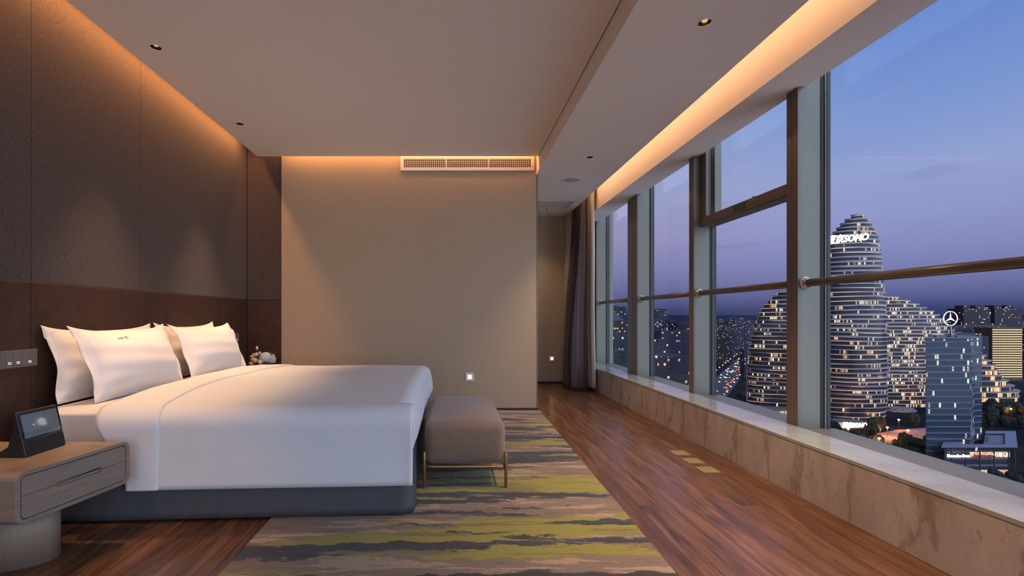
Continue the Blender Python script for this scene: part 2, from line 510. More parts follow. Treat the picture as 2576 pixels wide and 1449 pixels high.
obj('upper_slab', B(XL-0.14, 2.6, YR-0.1, YA+0.1, 3.04, 3.16), M['paint'], c)

# header over the windows
struct('wall_front', 'blank wall closing the window bay behind the curtain', 'wall', B(XM-0.003, 2.6, 7.3, 7.4, 0, 3.05), M['grey_frame'])
t = struct('trim_1', 'white window header lit orange by the ceiling cove', 'window header')
obj('header_board', B(2.05, 2.345, YR, 7.19, 2.58, 3.04), M['paint'], t)
obj('cove_lip', B(XE-0.0, XE+0.012, YR, YA, ZS+0.003, ZS+0.085), M['paint'], t)

# marble ledge
t = struct('trim_2', 'veined marble ledge running under the windows', 'window ledge')
obj('ledge_face', B(XM, XM+0.02, YR, 7.19, 0, 0.321), M['marble'], t)
obj('ledge_top', B(XM-0.002, XF-0.006, YR, 7.19, 0.303, 0.323), M['marble_grey'], t, bevel=0.002)
obj('ledge_core', B(XM+0.02, 2.55, YR, 7.19, 0, 0.30), M['slab'], t)

# windows.  each one owns its pane, its sill rail and the mullion at its far side
MU = [(-2.6, -2.5), (-1.1, -1.0), (0.25, 0.35), (1.62, 1.72), (2.985, 3.085), (4.274, 4.361), (5.589, 5.898), (7.18, 7.3)]
names = ['window_7', 'window_6', 'window_5', 'window_1', 'window_2', 'window_3', 'window_4']
labs = ['clear window behind the viewpoint, third from it', 'clear window behind the viewpoint, second from it', 'clear window beside the viewpoint',
        'nearest full height window with the tall banded tower behind it', 'window with the brown transom and vent sash',
        'window pane between the vented window and the wide brown column', 'last narrow window next to the ivory sheer']
WIN = {}
for i, nm in enumerate(names):
    a, b = MU[i][1], MU[i+1][0]
    w = struct(nm, labs[i], 'window'); WIN[nm] = w
    c, d = MU[i+1]
    obj('glass_pane', B(XG, XG+0.012, a-0.01, b+0.01, 0.30, 3.06), M['glass'], w)
    obj('sill_rail', B(XF, XG+0.06, a, b, 0.285, 0.309), M['grey_frame'], w)
    obj('sill_joint', B(XF-0.008, XF+0.004, a-0.0, b, 0.285, 0.318), M['gasket'], w)
    # mullion: brown room face in two strips, grey flanks
    obj('mullion_face', B(XF, XF+0.02, c, (c+d)/2-0.004, 0.318, 2.585), M['bronze_frame'], w)
    obj('mullion_face', B(XF, XF+0.02, (c+d)/2+0.004, d, 0.318, 2.585), M['bronze_frame'], w)
    obj('mullion_joint', B(XF+0.002, XF+0.014, (c+d)/2-0.004, (c+d)/2+0.004, 0.318, 2.585), M['alu_line'], w)
    obj('mullion_flank', B(XF+0.012, XG-0.03, c+0.001, d-0.001, 0.30, 3.04), M['grey_frame'], w)
    for s, y in ((-1, c), (1, d)):
        obj('gasket', B(XG-0.032, XG-0.012, y-0.004 if s < 0 else y-0.03, y+0.03 if s < 0 else y+0.004, 0.305, 3.04), M['gasket'], w)
        obj('glazing_bead', B(XG-0.012, XG-0.003, y-0.012 if s < 0 else y-0.03, y+0.03 if s < 0 else y+0.012, 0.305, 3.04), M['alu_line'], w)
        obj('gasket', B(XG-0.003, XG+0.02, y-0.016 if s < 0 else y-0.03, y+0.03 if s < 0 else y+0.016, 0.305, 3.04), M['gasket'], w)

# vent sash and transom in window_2 (between the second and third mullions)
w = WIN['window_2']
ya, yb = 3.085, 4.274
XT = 2.345
obj('transom', B(XT, XG, ya, yb, 1.905, 1.985), M['bronze_frame'], w, bevel=0.002)
obj('transom_soffit', B(XT+0.012, XG, ya, yb, 1.902, 1.906), M['grey_frame'], w)
obj('sash_stile', B(XT+0.01, XT+0.07, 4.185, 4.265, 1.985, 2.62), M['bronze_frame'], w)
obj('sash_stile', B(XT+0.07, XG, 4.145, 4.265, 1.985, 3.04), M['grey_frame'], w)
obj('sash_stile', B(XT+0.01, XG, ya, ya+0.07, 1.985, 3.04), M['bronze_frame'], w)
obj('sash_bead', B(XT+0.066, XT+0.075, 4.17, 4.186, 1.99, 3.04), M['alu_line'], w)
obj('sash_gasket', B(XT+0.074, XT+0.084, 4.16, 4.186, 1.99, 3.04), M['gasket'], w)
obj('window_latch', B(XT-0.008, XT+0.004, 3.49, 3.515, 1.955, 1.99), M['alu_line'], w, bevel=0.002)
st = obj('notice_sticker', B(XT-0.0015, XT+0.001, 3.605, 3.755, 1.918, 1.975), plain('dark green sticker', (0.010, 0.055, 0.026), 0.4), w)
tag(st, 'dark green notice with fine pale print')
bm = NB()
yy = 3.615
for k, (z, y0, y1) in enumerate(((1.964, 3.66, 3.70), (1.955, 3.622, 3.735), (1.947, 3.622, 3.74), (1.939, 3.622, 3.72), (1.930, 3.63, 3.652), (1.930, 3.70, 3.74))):
    y = y0
    while y < y1:
        l = random.uniform(0.003, 0.007); box(bm, XT-0.0022, XT-0.0015, y, min(y+l, y1), z-0.0013, z+0.0013); y += l+0.0025
obj('print', bm, plain('pale green print', (0.20, 0.30, 0.24), 0.5), st)

# safety rails between the mullions
rail_labels = {'window_1': 'bronze safety rail across the nearest window', 'window_2': 'bronze safety rail across the vented window',
               'window_3': 'bronze safety rail in the pane beside the wide brown column', 'window_4': 'short bronze safety rail in the last window by the sheer',
               'window_5': 'bronze safety rail across the window beside the viewpoint'}
ends = {'window_5': (0.35, 1.62), 'window_1': (1.72, 2.985), 'window_2': (3.085, 4.274), 'window_3': (4.361, 5.589), 'window_4': (5.898, 7.18)}
for nm, (a, b) in ends.items():
    x, z = 2.34, 1.274
    if nm == 'window_5': continue
    r = empty('safety_rail', (x, (a+b)/2, z), rail_labels[nm], 'rail', 'safety rails across the windows')
    bm = NB(); tube(bm, [(x, a+0.012, z), (x, b-0.012, z)], 0.0255, 24); obj('bar', bm, M['rail'], r, smooth=True)
    for y, s in ((a, 1), (b, -1)):
        bm = NB()
        lathe(bm, [(0.0, 0.0), (0.043, 0.0), (0.043, s*0.006), (0.039, s*0.010), (0.036, s*0.011), (0.033, s*0.022), (0.029, s*0.026), (0.0256, s*0.030)], (x, y, z), 32, 'Y')
        obj('flange', bm, M['steel'], r, smooth=True, bevel=0.001)

# ------------------------------------------------------------------ ceiling fittings
M['reflector'] = plain('black chrome reflector', (0.05, 0.045, 0.042), 0.12, 0.9, 0.05)
M['lamp'] = emit('warm lamp', (1.0, 0.62, 0.28), 14.0)
M['lamp_off'] = emit('dim warm lamp', (1.0, 0.62, 0.28), 2.5)
def downlight(x, y, z, label, on=True):
    d = empty('downlight', (x, y, z), label, 'downlight', 'recessed ceiling downlights')
    bm = NB()
    lathe(bm, [(0.0325, 0.0), (0.0322, 0.010), (0.024, 0.045), (0.022, 0.052)], (x, y, z), 40, caps=False)
    obj('reflector', bm, M['reflector'], d, smooth=True, recalc=False)
    bm = NB(); lathe(bm, [(0.0325, 0.0008), (0.0325, -0.0012), (0.0345, -0.0012), (0.0345, 0.0), (0.0325, 0.0008)], (x, y, z), 40, caps=False)
    obj('rim', bm, M['paint'], d, smooth=False)
    bm = NB(); lathe(bm, [(0.0, 0.024), (0.010, 0.026), (0.016, 0.033), (0.019, 0.042), (0.022, 0.052), (0.0, 0.053)], (x, y, z), 32)
    obj('lamp', bm, M['lamp'] if on else M['lamp_off'], d, smooth=True)
    return d
for (x, y), lab in zip(HI, ('downlight in the high ceiling nearer the viewpoint, above the pillows', 'small downlight in the high ceiling close to the beige wall', None, None)):
    if lab: downlight(x, y, ZC, lab)
for (x, y), lab in zip(LO, ('glowing downlight in the lowered ceiling nearest the viewpoint', 'small downlight in the lowered ceiling before the round speaker', 'tiny downlight in the passage ceiling behind the hatch', None)):
    if lab: downlight(x, y, ZS, lab, True)

s = empty('ceiling_speaker', (1.375, 5.198, ZS), 'round white speaker set in the lowered ceiling', 'speaker')
bm = NB(); lathe(bm, [(0.082, 0.001), (0.086, -0.008), (0.094, -0.009), (0.1, -0.004), (0.101, 0.001)], (1.375, 5.198, ZS), 48, caps=False); obj('bezel', bm, M['white_plastic'], s, smooth=True)
bm = NB(); lathe(bm, [(0.0, -0.0075), (0.05, -0.007), (0.084, -0.004), (0.085, 0.001), (0.0, 0.001)], (1.375, 5.198, ZS), 48); obj('grille', bm, plain('grey speaker grille', (0.5, 0.48, 0.47), 0.6, 0, 0.1, 600), s, smooth=True)
obj('badge', B(1.372, 1.39, 5.185, 5.19, ZS-0.0085, ZS-0.006), M['gasket'], s)

h = empty('access_hatch', (1.35, 6.35, ZS), 'square white access hatch in the passage ceiling', 'hatch')
obj('frame', box(box(box(box(NB(), 0.99, 1.67, 6.14, 6.155, ZS-0.003, ZS+0.001), 0.99, 1.67, 6.555, 6.57, ZS-0.003, ZS+0.001), 1.655, 1.67, 6.155, 6.555, ZS-0.003, ZS+0.001), 0.99, 1.005, 6.155, 6.555, ZS-0.003, ZS+0.001), M['vent_paint'], h)
obj('panel', B(1.008, 1.598, 6.158, 6.552, ZS-0.0025, ZS+0.001), plain('pale hatch panel', (0.62, 0.60, 0.58), 0.7), h)
bm = NB()
y = 6.17
while y < 6.545:
    box(bm, 1.606, 1.648, y, y+0.006, ZS-0.0025, ZS+0.0005); y += 0.016
obj('slot_grille', bm, M['vent_paint'], h)
obj('slot_backing', B(1.600, 1.654, 6.158, 6.552, ZS-0.0008, ZS+0.0005), M['gasket'], h)

# long air vent
v = empty('air_vent', (0.16, YB, 2.77), 'long white air vent high on the beige wall', 'vent')
x0, x1, z0, z1 = -0.588, 0.905, 2.684, 2.846
bm = NB()
for a in ((x0, x1, z0, z0+0.032), (x0, x1, z1-0.03, z1), (x0, x0+0.036, z0+0.032, z1-0.03), (x1-0.036, x1, z0+0.032, z1-0.03)):
    box(bm, a[0], a[1], YB-0.014, YB+0.001, a[2], a[3])
obj('frame', bm, M['vent_paint'], v, bevel=0.002)
obj('backing', B(x0+0.03, x1-0.03, YB-0.003, YB+0.001, z0+0.03, z1-0.028), plain('dark duct', (0.03, 0.012, 0.006), 0.9), v)
bm = NB()
for k in range(5):
    z = z0+0.040 + k*0.0215
    box(bm, x0+0.036, x1-0.036, YB-0.012, YB-0.008, z-0.0025, z+0.0025)
n = 62
for k in range(1, n):
    x = x0+0.036 + (x1-x0-0.072)*k/n
    box(bm, x-0.0022, x+0.0022, YB-0.008, YB-0.004, z0+0.032, z1-0.03)
obj('grille', bm, M['vent_paint'], v)
for k in (1, 2):
    x = x0+0.036 + (x1-x0-0.072)*k/3
    obj('divider', B(x-0.004, x+0.004, YB-0.0135, YB-0.002, z0+0.03, z1-0.028), M['vent_paint'], v)

# night lights low on the walls
def night_light(x, y, z, s, label):
    n = empty('night_light', (x, y, z), label, 'night light', 'square night lights low on the beige walls')
    h = s/2
    bm = NB(); g = s*0.24
    for a in ((-h, h, -h, -g), (-h, h, g, h), (-h, -g, -g, g), (g, h, -g, g)):
        box(bm, x+a[0], x+a[1], y-0.008, y, z+a[2], z+a[3])
    obj('plate', bm, M['white_plastic'], n, bevel=0.0012)
    bm = NB(); prism(bm, [(px, y-0.0005, pz) for px, pz in rrect(x-g*1.05, x+g*1.05, z-g*1.05, z+g*1.05, g*0.3)], (0, -0.004, 0))
    obj('diffuser', bm, emit('night light glow', (1.0, 0.60, 0.24), 3.2), n)
    bm = NB(); lathe(bm, [(0.0, -0.0075), (g*0.42, -0.007), (g*0.5, -0.004), (0, -0.004)], (x, y, z+g*0.35), 20, 'Y')
    obj('lamp', bm, emit('night light lamp', (1.0, 0.75, 0.42), 9.0), n)
night_light(0.185, YB, 0.378, 0.092, 'small lit square night light on the beige wall behind the ottoman')
night_light(1.554, YA, 0.392, 0.088, 'small lit square night light at the end of the passage by the curtain')

# ------------------------------------------------------------------ switch panels on the headboard wall
def switch_panel(y0, y1, label):
    zc = 0.828; z0, z1 = zc-0.0465, zc+0.0465
    s = empty('switch_panel', (XL, (y0+y1)/2, zc), label, 'switch panel', 'taupe switch panels on the leather wall')
    bm = NB(); prism(bm, [(XL+0.001, y, z) for y, z in rrect(y0, y1, z0, z1, 0.005)], (0.009, 0, 0)); obj('plate', bm, M['taupe_plate'], s, bevel=0.001)
    ed = [y1-0.004, y1-0.090, y1-0.137, y1-0.181, y1-0.2, y1-0.245, y1-0.29, y0+0.004]
    for k, (b, a) in enumerate(zip(ed, ed[1:])):
        bt = obj('button', B(XL+0.009, XL+0.0125, a+0.001, b-0.001, z0+0.004, z1-0.004), M['taupe_plate'], s, bevel=0.0008)
        if b - a > 0.03:
            bm = NB(); yc = (a+b)/2
            for dz in (0.0, 0.0075):
                y = yc-0.008
                while y < yc+0.008:
                    l = random.uniform(0.0012, 0.0026); box(bm, XL+0.0125, XL+0.0128, y, y+l, z0+0.021+dz+random.uniform(0, .001), z0+0.0236+dz+random.uniform(0, .001)); y += l+0.0015
            obj('lit_print', bm, emit('white backlight', (0.9, 0.9, 1.0), 1.6), bt)
switch_panel(2.150, 2.486, 'taupe switch panel on the leather wall above the near nightstand')
switch_panel(4.49, 4.825, 'taupe switch panel on the leather wall just beyond the pillows')

# brass floor sockets
for k, (y, lab) in enumerate(((3.02, 'brass floor plate nearest the viewpoint of the three in a row'), (3.21, 'middle brass floor plate of the three in a row'), (3.40, 'brass floor plate farthest from the viewpoint of the three in a row'))):
    x = 1.686; s = 0.117
    p = empty('floor_socket', (x+s/2, y+s/2, 0), lab, 'floor socket', 'brass floor plates by the marble ledge')
    obj('lid', B(x, x+s, y, y+s, 0.0, 0.0048), M['brass'], p, bevel=0.0018, seg=3)
    if k == 0:
        for dx in (0.05, 0.075):
            bm = NB(); lathe(bm, [(0, 0.0055), (0.002, 0.0055), (0.0025, 0.0045)], (x+dx, y+0.06, 0), 12); obj('screw', bm, M['steel'], p)
# ------------------------------------------------------------------ rug
bm = NB()
def rug_right(y): return 0.908 + (y-1.86)*(0.966-0.908)/(5.018-1.86)
pts = [(-0.952, 0.4), (rug_right(0.4), 0.4), (rug_right(5.015), 5.015), (-0.935, 5.015)]
prism(bm, [(x, y, 0.0) for x, y in pts], (0, 0, 0.009))
tag(obj('rug', bm, M['rug'], bevel=0.003), 'rug striped in lime, slate and beige between bed and wood floor', 'rug')

# ------------------------------------------------------------------ bed
XH, XFT = -2.275, -0.215           # head and foot of the bed
def yn(x): return 2.385 + 0.05*(x + 0.22)      # near side of the mattress
YFAR = 4.405
bed = empty('bed', ((XH+XFT)/2, 3.38, 0), 'wide bed with white sheets and charcoal satin valance', 'bed')
bm = NB()
nx, ny, nz = 26, 26, 6
box(bm, 0, 1, 0, 1, 0, 1)
bmesh.ops.subdivide_edges(bm, edges=bm.edges, cuts=14, use_grid_fill=True)
for v in bm.verts:
    x = XH + 0.075 + (XFT-0.03-XH-0.075)*v.co.x
    y0 = yn(x)+0.006; y = y0 + (YFAR-0.02-y0)*v.co.y
    z = 0.30 + 0.255*v.co.z
    if v.co.z > 0.99: z += 0.018*(1-(2*v.co.x-1)**4)*(1-(2*v.co.y-1)**4)
    v.co = (x, y, z)
obj('mattress', bm, M['linen'], bed, smooth=True, bevel=0.055, seg=5, angle=60)
bm = NB(); box(bm, XH+0.05, XFT-0.07, 2.42, YFAR-0.06, 0.02, 0.31); obj('bed_base', bm, M['slab'], bed)
# valance: near panel turning the rounded foot corner, foot panel, far panel
def val_side(u, v):
    Ltot = (XFT-0.06-XH) + 0.085
    s = u*Ltot
    z = 0.016 + v*0.33
    fl = (1-v)**2
    rip = 0.0012*fl**3*math.sin(s*95) + 0.001*fl*math.sin(s*6+1)
    if s < XFT-0.06-XH:
        x = XH+s; y = yn(x) - 0.022 - 0.006*fl + rip
    else:
        a = (s-(XFT-0.06-XH))/0.085*math.radians(82)
        r = 0.062 + 0.006*fl + rip
        xc = XFT-0.06; yc = yn(xc)-0.022+0.062
        x = xc + r*math.sin(a); y = yc - r*math.cos(a)
    return (x, y, z)
bm = NB(); sheet(bm, val_side, 150, 10); o = obj('valance_side', bm, M['satin'], bed, smooth=True)
def solid(o, t, off=-1):
    m = o.modifiers.new('solid', 'SOLIDIFY'); m.thickness = t; m.offset = off; return o
solid(o, 0.004, 0)
def val_foot(u, v):
    y0 = yn(XFT)+0.022
    s = u*(YFAR-0.02-y0); fl = (1-v)**2
    x = XFT - 0.012 + 0.005*fl + 0.001*fl*math.sin(s*9) - 0.008*math.exp(-s*12)
    return (x, y0+s, 0.016+0.33*v)
bm = NB(); sheet(bm, val_foot, 120, 8); solid(obj('valance_foot', bm, M['satin'], bed, smooth=True), 0.004, 0)
# loose pleat edge at the corner
def pleat(u, v):
    x = XFT - 0.006 + 0.016*u*(1-0.6*v); y = yn(XFT) + 0.030 + 0.06*u
    return (x + 0.004*(1-v), y - 0.01*(1-v), 0.018 + 0.29*v)
bm = NB(); sheet(bm, pleat, 6, 8); solid(obj('valance_pleat', bm, M['satin'], bed, smooth=True), 0.003, 0)

# ------------------------------------------------------------------ duvet
R_Y, R_Z = 0.115, 0.10
HEM, ZSH = 0.178, 0.582
def sec(x, s):
    """cross-section of the duvet at x; s from near hem (0) to far hem (1): y, z, ny, nz"""
    y0 = yn(x) - 0.048; y1 = YFAR + 0.03
    a, b, c, d = 0.30, 0.42, 0.80, 0.88
    if s <= a:
        t = s/a; z = HEM + (ZSH-R_Z-HEM)*t
        fl = (1-t)**2
        return y0 - 0.012*fl + 0.004*math.sin(x*5.5+1.0)*fl + 0.0035*math.sin(x*2.1)*(1-t), z, -1.0, 0.0
    if s <= b:
        t = (s-a)/(b-a)*PI/2
        return y0 + R_Y*(1-math.cos(t)), ZSH-R_Z + R_Z*math.sin(t), -math.cos(t), math.sin(t)
    if s <= c:
        t = (s-b)/(c-b); y = y0+R_Y + (y1-R_Y-y0-R_Y)*t
        e = 1-abs(2*t-1)**2.6
        return y, ZSH + 0.040*e, 0.0, 1.0
    if s <= d:
        t = (s-c)/(d-c)*PI/2
        return y1-R_Y + R_Y*math.sin(t), ZSH-R_Z + R_Z*math.cos(t), math.sin(t), math.cos(t)
    t = (s-d)/(1-d)
    return y1, ZSH-R_Z + (HEM-ZSH+R_Z)*t, 1.0, 0.0
def wr(x, y):
    return 0.0022*math.sin(3.1*x+2.3*y+0.4) + 0.0018*math.sin(7.3*x-4.1*y) + 0.0012*math.sin(11*y+5*x)
def head_x(s):
    t = smooth(s/0.42); return -1.635 - 0.185*t if s < 0.6 else -1.82
def seam_x(s):
    return -1.482 - 0.022*smooth((s-0.28)/0.12) - 0.068*smooth((s-0.36)/0.16) + (0.032*smooth((s-0.52)/0.3) if s > 0.52 else 0)
SB = 0.42
duv = empty('duvet', (-0.95, 3.38, ZSH), 'white duvet spread over the bed and hanging down its side', 'duvet')
bm = NB()
RF = 0.085
sv = [0.3*i/12 for i in range(12)] + [0.3+0.12*i/9 for i in range(9)] + [0.42+0.38*i/34 for i in range(35)] + [0.80+0.08*i/7 for i in range(1, 8)] + [0.88+0.12*i/6 for i in range(1, 7)]
NU = 56
def surf(x, s):
    y, z, ny_, nz_ = sec(x, s); w_ = wr(x, y) * (1 if nz_ > 0.5 else 0.8)
    return Vector((x, y + ny_*w_, z + nz_*w_))
rows = []
for s in sv:
    hx = head_x(s); xe = XFT-RF
    row = [bm.verts.new(surf(hx + (xe-hx)*i/NU, s)) for i in range(NU+1)]
    rows.append(row)
for a, b in zip(rows, rows[1:]):
    for i in range(NU): bm.faces.new((a[i], a[i+1], b[i+1], b[i]))
# near flap carries on straight to its free edge at the foot corner
flap = []
for k, s in enumerate(sv):
    if s > 0.4201: break
    last = rows[k][-1]
    fl = []
    for i in range(1, 6):
        x = XFT-RF + (RF+0.004)*i/5
        p = surf(x, s)
        if s > 0.3: p.z -= 0.012*(i/5)**2*smooth((s-0.3)/0.12)
        p.y -= 0.006*(i/5)**2*(1 if s < 0.3 else 0.4)
        fl.append(bm.verts.new(p))
    flap.append([last]+fl)
for a, b in zip(flap, flap[1:]):
    for i in range(5): bm.faces.new((a[i], a[i+1], b[i+1], b[i]))
# top rolls over the foot edge and drops to its hem
k0 = min(k for k, s in enumerate(sv) if s >= 0.4199)
k1 = max(k for k, s in enumerate(sv) if s <= 0.8801)
drops = []
for k in range(k0, k1+1):
    p0 = rows[k][-1].co.copy(); d = [rows[k][-1]]
    ztop = p0.z
    edge_n = 1-smooth((p0.y-(yn(XFT)+0.06))/0.35)
    for i in range(1, 8):
        a = PI/2*i/7
        y = p0.y
        d.append(bm.verts.new((XFT-RF + RF*math.sin(a), y - 0.045*edge_n*(i/7)*0.5, ztop - RF*(1-math.cos(a)))))
    zb = ztop-RF; hem = 0.285 - 0.0*edge_n
    for i in range(1, 13):
        t = i/12
        z = zb + (hem-zb)*t
        bul = 0.016*math.sin(PI*min(1, t*1.05))*(1-0.5*edge_n) - 0.012*t*t + 0.003*math.sin(p0.y*9)*t
        y = p0.y - 0.045*edge_n*(0.5+0.5*t) * (1 if p0.y < 3 else 0)
        d.append(bm.verts.new((XFT+bul, y, z)))
    drops.append(d)
for a, b in zip(drops, drops[1:]):
    for i in range(len(a)-1): bm.faces.new((a[i], a[i+1], b[i+1], b[i]))
o = obj('cover', bm, M['linen'], duv, smooth=True); solid(o, 0.012, -1)
# turned-down band along the head edge
bm = NB()
def band(u, v):
    s = sv[0] + (sv[-1]-sv[0])*v
    x = head_x(s) - 0.003 + (seam_x(s)-head_x(s)+0.003)*u
    y, z, a, b = sec(x, s)
    off = 0.0075 + wr(x, y)*(1 if b > 0.5 else 0.8) + 0.002*math.sin(u*PI)
    if u > 0.985: off -= 0.004
    return (x, y + a*off, z + b*off)
sheet(bm, band, 14, 150); o = obj('turned_down_band', bm, M['linen'], duv, smooth=True); solid(o, 0.006, -1)

# ------------------------------------------------------------------ pillows
class Pillow:
    def __init__(s, y0, y1, xb, zb, xt, zt, t, seed=0, roll=0.0):
        s.w = y1-y0; s.h = math.hypot(xt-xb, zt-zb)
        tilt = math.atan2(xb-xt, zt-zb)
        s.U = Vector((-math.sin(tilt), 0, math.cos(tilt))); s.N = Vector((math.cos(tilt), 0, math.sin(tilt)))
        s.O = Vector(((xb+xt)/2, (y0+y1)/2, (zb+zt)/2)); s.t = t; s.seed = seed; s.roll = roll
    def pos(s, u, v, side):
        """u, v in -1..1 over the whole case, flange included"""
        fu, fv = 1-0.088, 1-0.135
        a, b = min(1, abs(u)/fu), min(1, abs(v)/fv)
        th = s.t/2*(max(0, 1-a**2.4)**0.55)*(max(0, 1-b**2.2)**0.55)
        # pinched edges leave the four corners standing out
        x = u*s.w/2*(1 - 0.045*(1-v*v)*abs(u))
        y = v*s.h/2*(1 - (0.10 if v > 0 else 0.02)*(1-u*u)*abs(v)) 
        if v > 0: y += 0.022*abs(u)**5*v
        wv = 0.003*math.sin(9*u+s.seed)+0.002*math.sin(13*v+2*u+s.seed*2)
        fl = max(0, max(abs(u)-fu, (abs(v)-fv)*0.8))/0.1
        z = side*(th + (wv if th > 0.01 else wv*0.4)) + 0.010*math.sin(5*v+s.seed*1.7)*fl + 0.0025*side
        z += -0.016*(v*v) + (0.03*max(0, -v-0.72) if v < 0 else 0) - 0.012*fl*(1 if v > 0.7 else 0)
        return s.O + Vector((0, x, 0)) + s.U*y + s.N*z
    def build(s, label, text=None):
        r = empty('pillow', s.O, label, 'pillow', 'white oxford pillows against the headboard')
        bm = NB()
        n, m = 48, 34
        inner = NB()
        sheets = []
        for side in (1, -1):
            sheets.append(sheet(bm, lambda a, b, side=side: s.pos(2*a-1, 2*b-1, side), n, m))
        a, b = sheets
        def rim(g): return [g[i][0] for i in range(n+1)] + [g[n][j] for j in range(1, m+1)] + [g[i][m] for i in range(n-1, -1, -1)] + [g[0][j] for j in range(m-1, 0, -1)]
        ra, rb = rim(a), rim(b)
        for i in range(len(ra)): bm.faces.new((ra[i], ra[(i+1) % len(ra)], rb[(i+1) % len(ra)], rb[i]))
        obj('case', bm, M['pillow'], r, smooth=True)
        # stitched line where the flange begins
        bm = NB()
        fu, fv = 1-0.085, 1-0.13
        loop = [(-fu, -fv+2*fv*k/40) for k in range(41)] + [(-fu+2*fu*k/60, fv) for k in range(1, 61)] + [(fu, fv-2*fv*k/40) for k in range(1, 41)] + [(fu-2*fu*k/60, -fv) for k in range(1, 61)]
        tube(bm, [s.pos(u, v, 1) + s.N*0.0004 for u, v in loop], 0.0012, 5)
        obj('flange_stitching', bm, M['pillow'], r, smooth=True)
        if text:
            me = text_mesh(text, 0.030, res=3)
            for v in me.vertices:
                u = -0.30 + v.co.x/(s.w/2); vv = 0.63 + v.co.y/(s.h/2)
                v.co = s.pos(u, vv, 1) + s.N*0.0012
            link('embroidered_word', me, M['emb'], r)
        return r
Pillow(2.50, 3.40, -2.195, 0.562, -2.268, 0.985, 0.13, 1).build('white pillow leaning on the headboard behind the embroidered one')
Pillow(3.455, 4.30, -2.195, 0.562, -2.268, 0.99, 0.13, 4).build('white pillow leaning on the headboard behind the far front pillow')
Pillow(2.51, 3.34, -1.985, 0.572, -2.135, 0.985, 0.17, 2).build('white front pillow with a small brown embroidered word', 'soft 软')
Pillow(3.415, 4.32, -1.985, 0.578, -2.135, 0.985, 0.17, 3).build('plain white front pillow farther from the viewpoint, nearest the flowers')

# ------------------------------------------------------------------ ottoman
ot = empty('ottoman', (0.07, 3.2, 0), 'grey brown velvet ottoman on slim brass legs at the bed foot', 'ottoman')
bm = NB(); box(bm, 0, 1, 0, 1, 0, 1)
bmesh.ops.subdivide_edges(bm, edges=bm.edges, cuts=30, use_grid_fill=True)
ox0, ox1, oy0, oy1, oz0, oz1 = -0.172, 0.318, 2.735, 3.665, 0.146, 0.402
for v in bm.verts:
    a, b, c = v.co.x*2-1, v.co.y*2-1, v.co.z
    x = (ox0+ox1)/2 + a*(ox1-ox0)/2; y = (oy0+oy1)/2 + b*(oy1-oy0)/2; z = oz0 + (oz1-oz0)*c
    if c > 0.99: z += 0.026*(1-abs(a)**2.2)*(1-abs(b)**2.6) + 0.0015*math.sin(9*x+4*y)
    if abs(a) > 0.99: x += 0.010*a*math.sin(PI*c)*(1-b**4)
    if abs(b) > 0.99: y += 0.010*b*math.sin(PI*c)*(1-a**4)
    r_ = 0.042; lo = Vector((ox0+r_, oy0+r_, oz0+r_)); hi = Vector((ox1-r_, oy1-r_, oz1-r_))
    p = Vector(((ox0+ox1)/2 + a*(ox1-ox0)/2, (oy0+oy1)/2 + b*(oy1-oy0)/2, oz0 + (oz1-oz0)*c))
    pi = Vector([min(max(p[k], lo[k]), hi[k]) for k in range(3)]); d = p-pi
    if d.length > 1e-6: p = pi + d.normalized()*r_
    v.co = p + (Vector((x, y, z)) - Vector(((ox0+ox1)/2 + a*(ox1-ox0)/2, (oy0+oy1)/2 + b*(oy1-oy0)/2, oz0 + (oz1-oz0)*c)))
obj('cushion', bm, M['velvet'], ot, smooth=True)
bm = NB()
loop = [(x, y, oz1-0.0145) for x, y in rrect(ox0+0.0105, ox1-0.0105, oy0+0.0105, oy1-0.0105, 0.034, 8)]
tube(bm, loop+[loop[0]], 0.0016, 6, cap=False); obj('seam_piping', bm, M['velvet'], ot, smooth=True)
bm = NB()
loop = [(x, y, 0.136) for x, y in rrect(ox0+0.002, ox1-0.002, oy0+0.004, oy1-0.004, 0.03, 6)]
tube(bm, loop+[loop[0], loop[1]], 0.0085, 12, cap=False); obj('frame_rail', bm, M['brass_leg'], ot, smooth=True)
for x, y in ((ox0-0.003, oy0-0.006), (ox1+0.004, oy0+0.006), (ox0-0.003, oy1+0.006), (ox1+0.004, oy1+0.004)):
    bm = NB(); tube(bm, [(x, y, 0.0075), (x, y, 0.231)], 0.0095, 20)
    obj('leg', bm, M['brass_leg'], ot, smooth=True, bevel=0.0015)

# ------------------------------------------------------------------ nightstands
ZT, ZBt = 0.455, 0.252
Y0N, Y1N = 1.698, 2.169
def xfront(y): return -1.654 + (y-Y0N)*(0.0915/(Y1N-Y0N))
ns = empty('nightstand', (-1.97, 1.93, 0), 'pale oak nightstand with two drawers on a rounded pedestal, beside the viewpoint', 'nightstand', 'pale oak nightstands beside the bed')
bm = NB()
outer = rrect(Y0N, Y1N, ZBt, ZT, 0.034, 8); inner_ = rrect(Y0N+0.017, Y1N-0.017, ZBt+0.017, ZT-0.017, 0.02, 8)
xb = XL+0.004
va = [bm.verts.new((xb, y, z)) for y, z in outer]; vb = [bm.verts.new((xfront(y), y, z)) for y, z in outer]
vc = [bm.verts.new((xfront(y), y, z)) for y, z in inner_]; vd = [bm.verts.new((xfront(y)-0.05, y, z)) for y, z in inner_]
n = len(va)
for i in range(n):
    j = (i+1) % n
    bm.faces.new((va[i], va[j], vb[j], vb[i])); bm.faces.new((vb[i], vb[j], vc[j], vc[i])); bm.faces.new((vc[i], vc[j], vd[j], vd[i]))
bm.faces.new(va); bm.faces.new(vd)
obj('body', bm, M['oak_x'], ns, smooth=False, bevel=0.0015, angle=50)
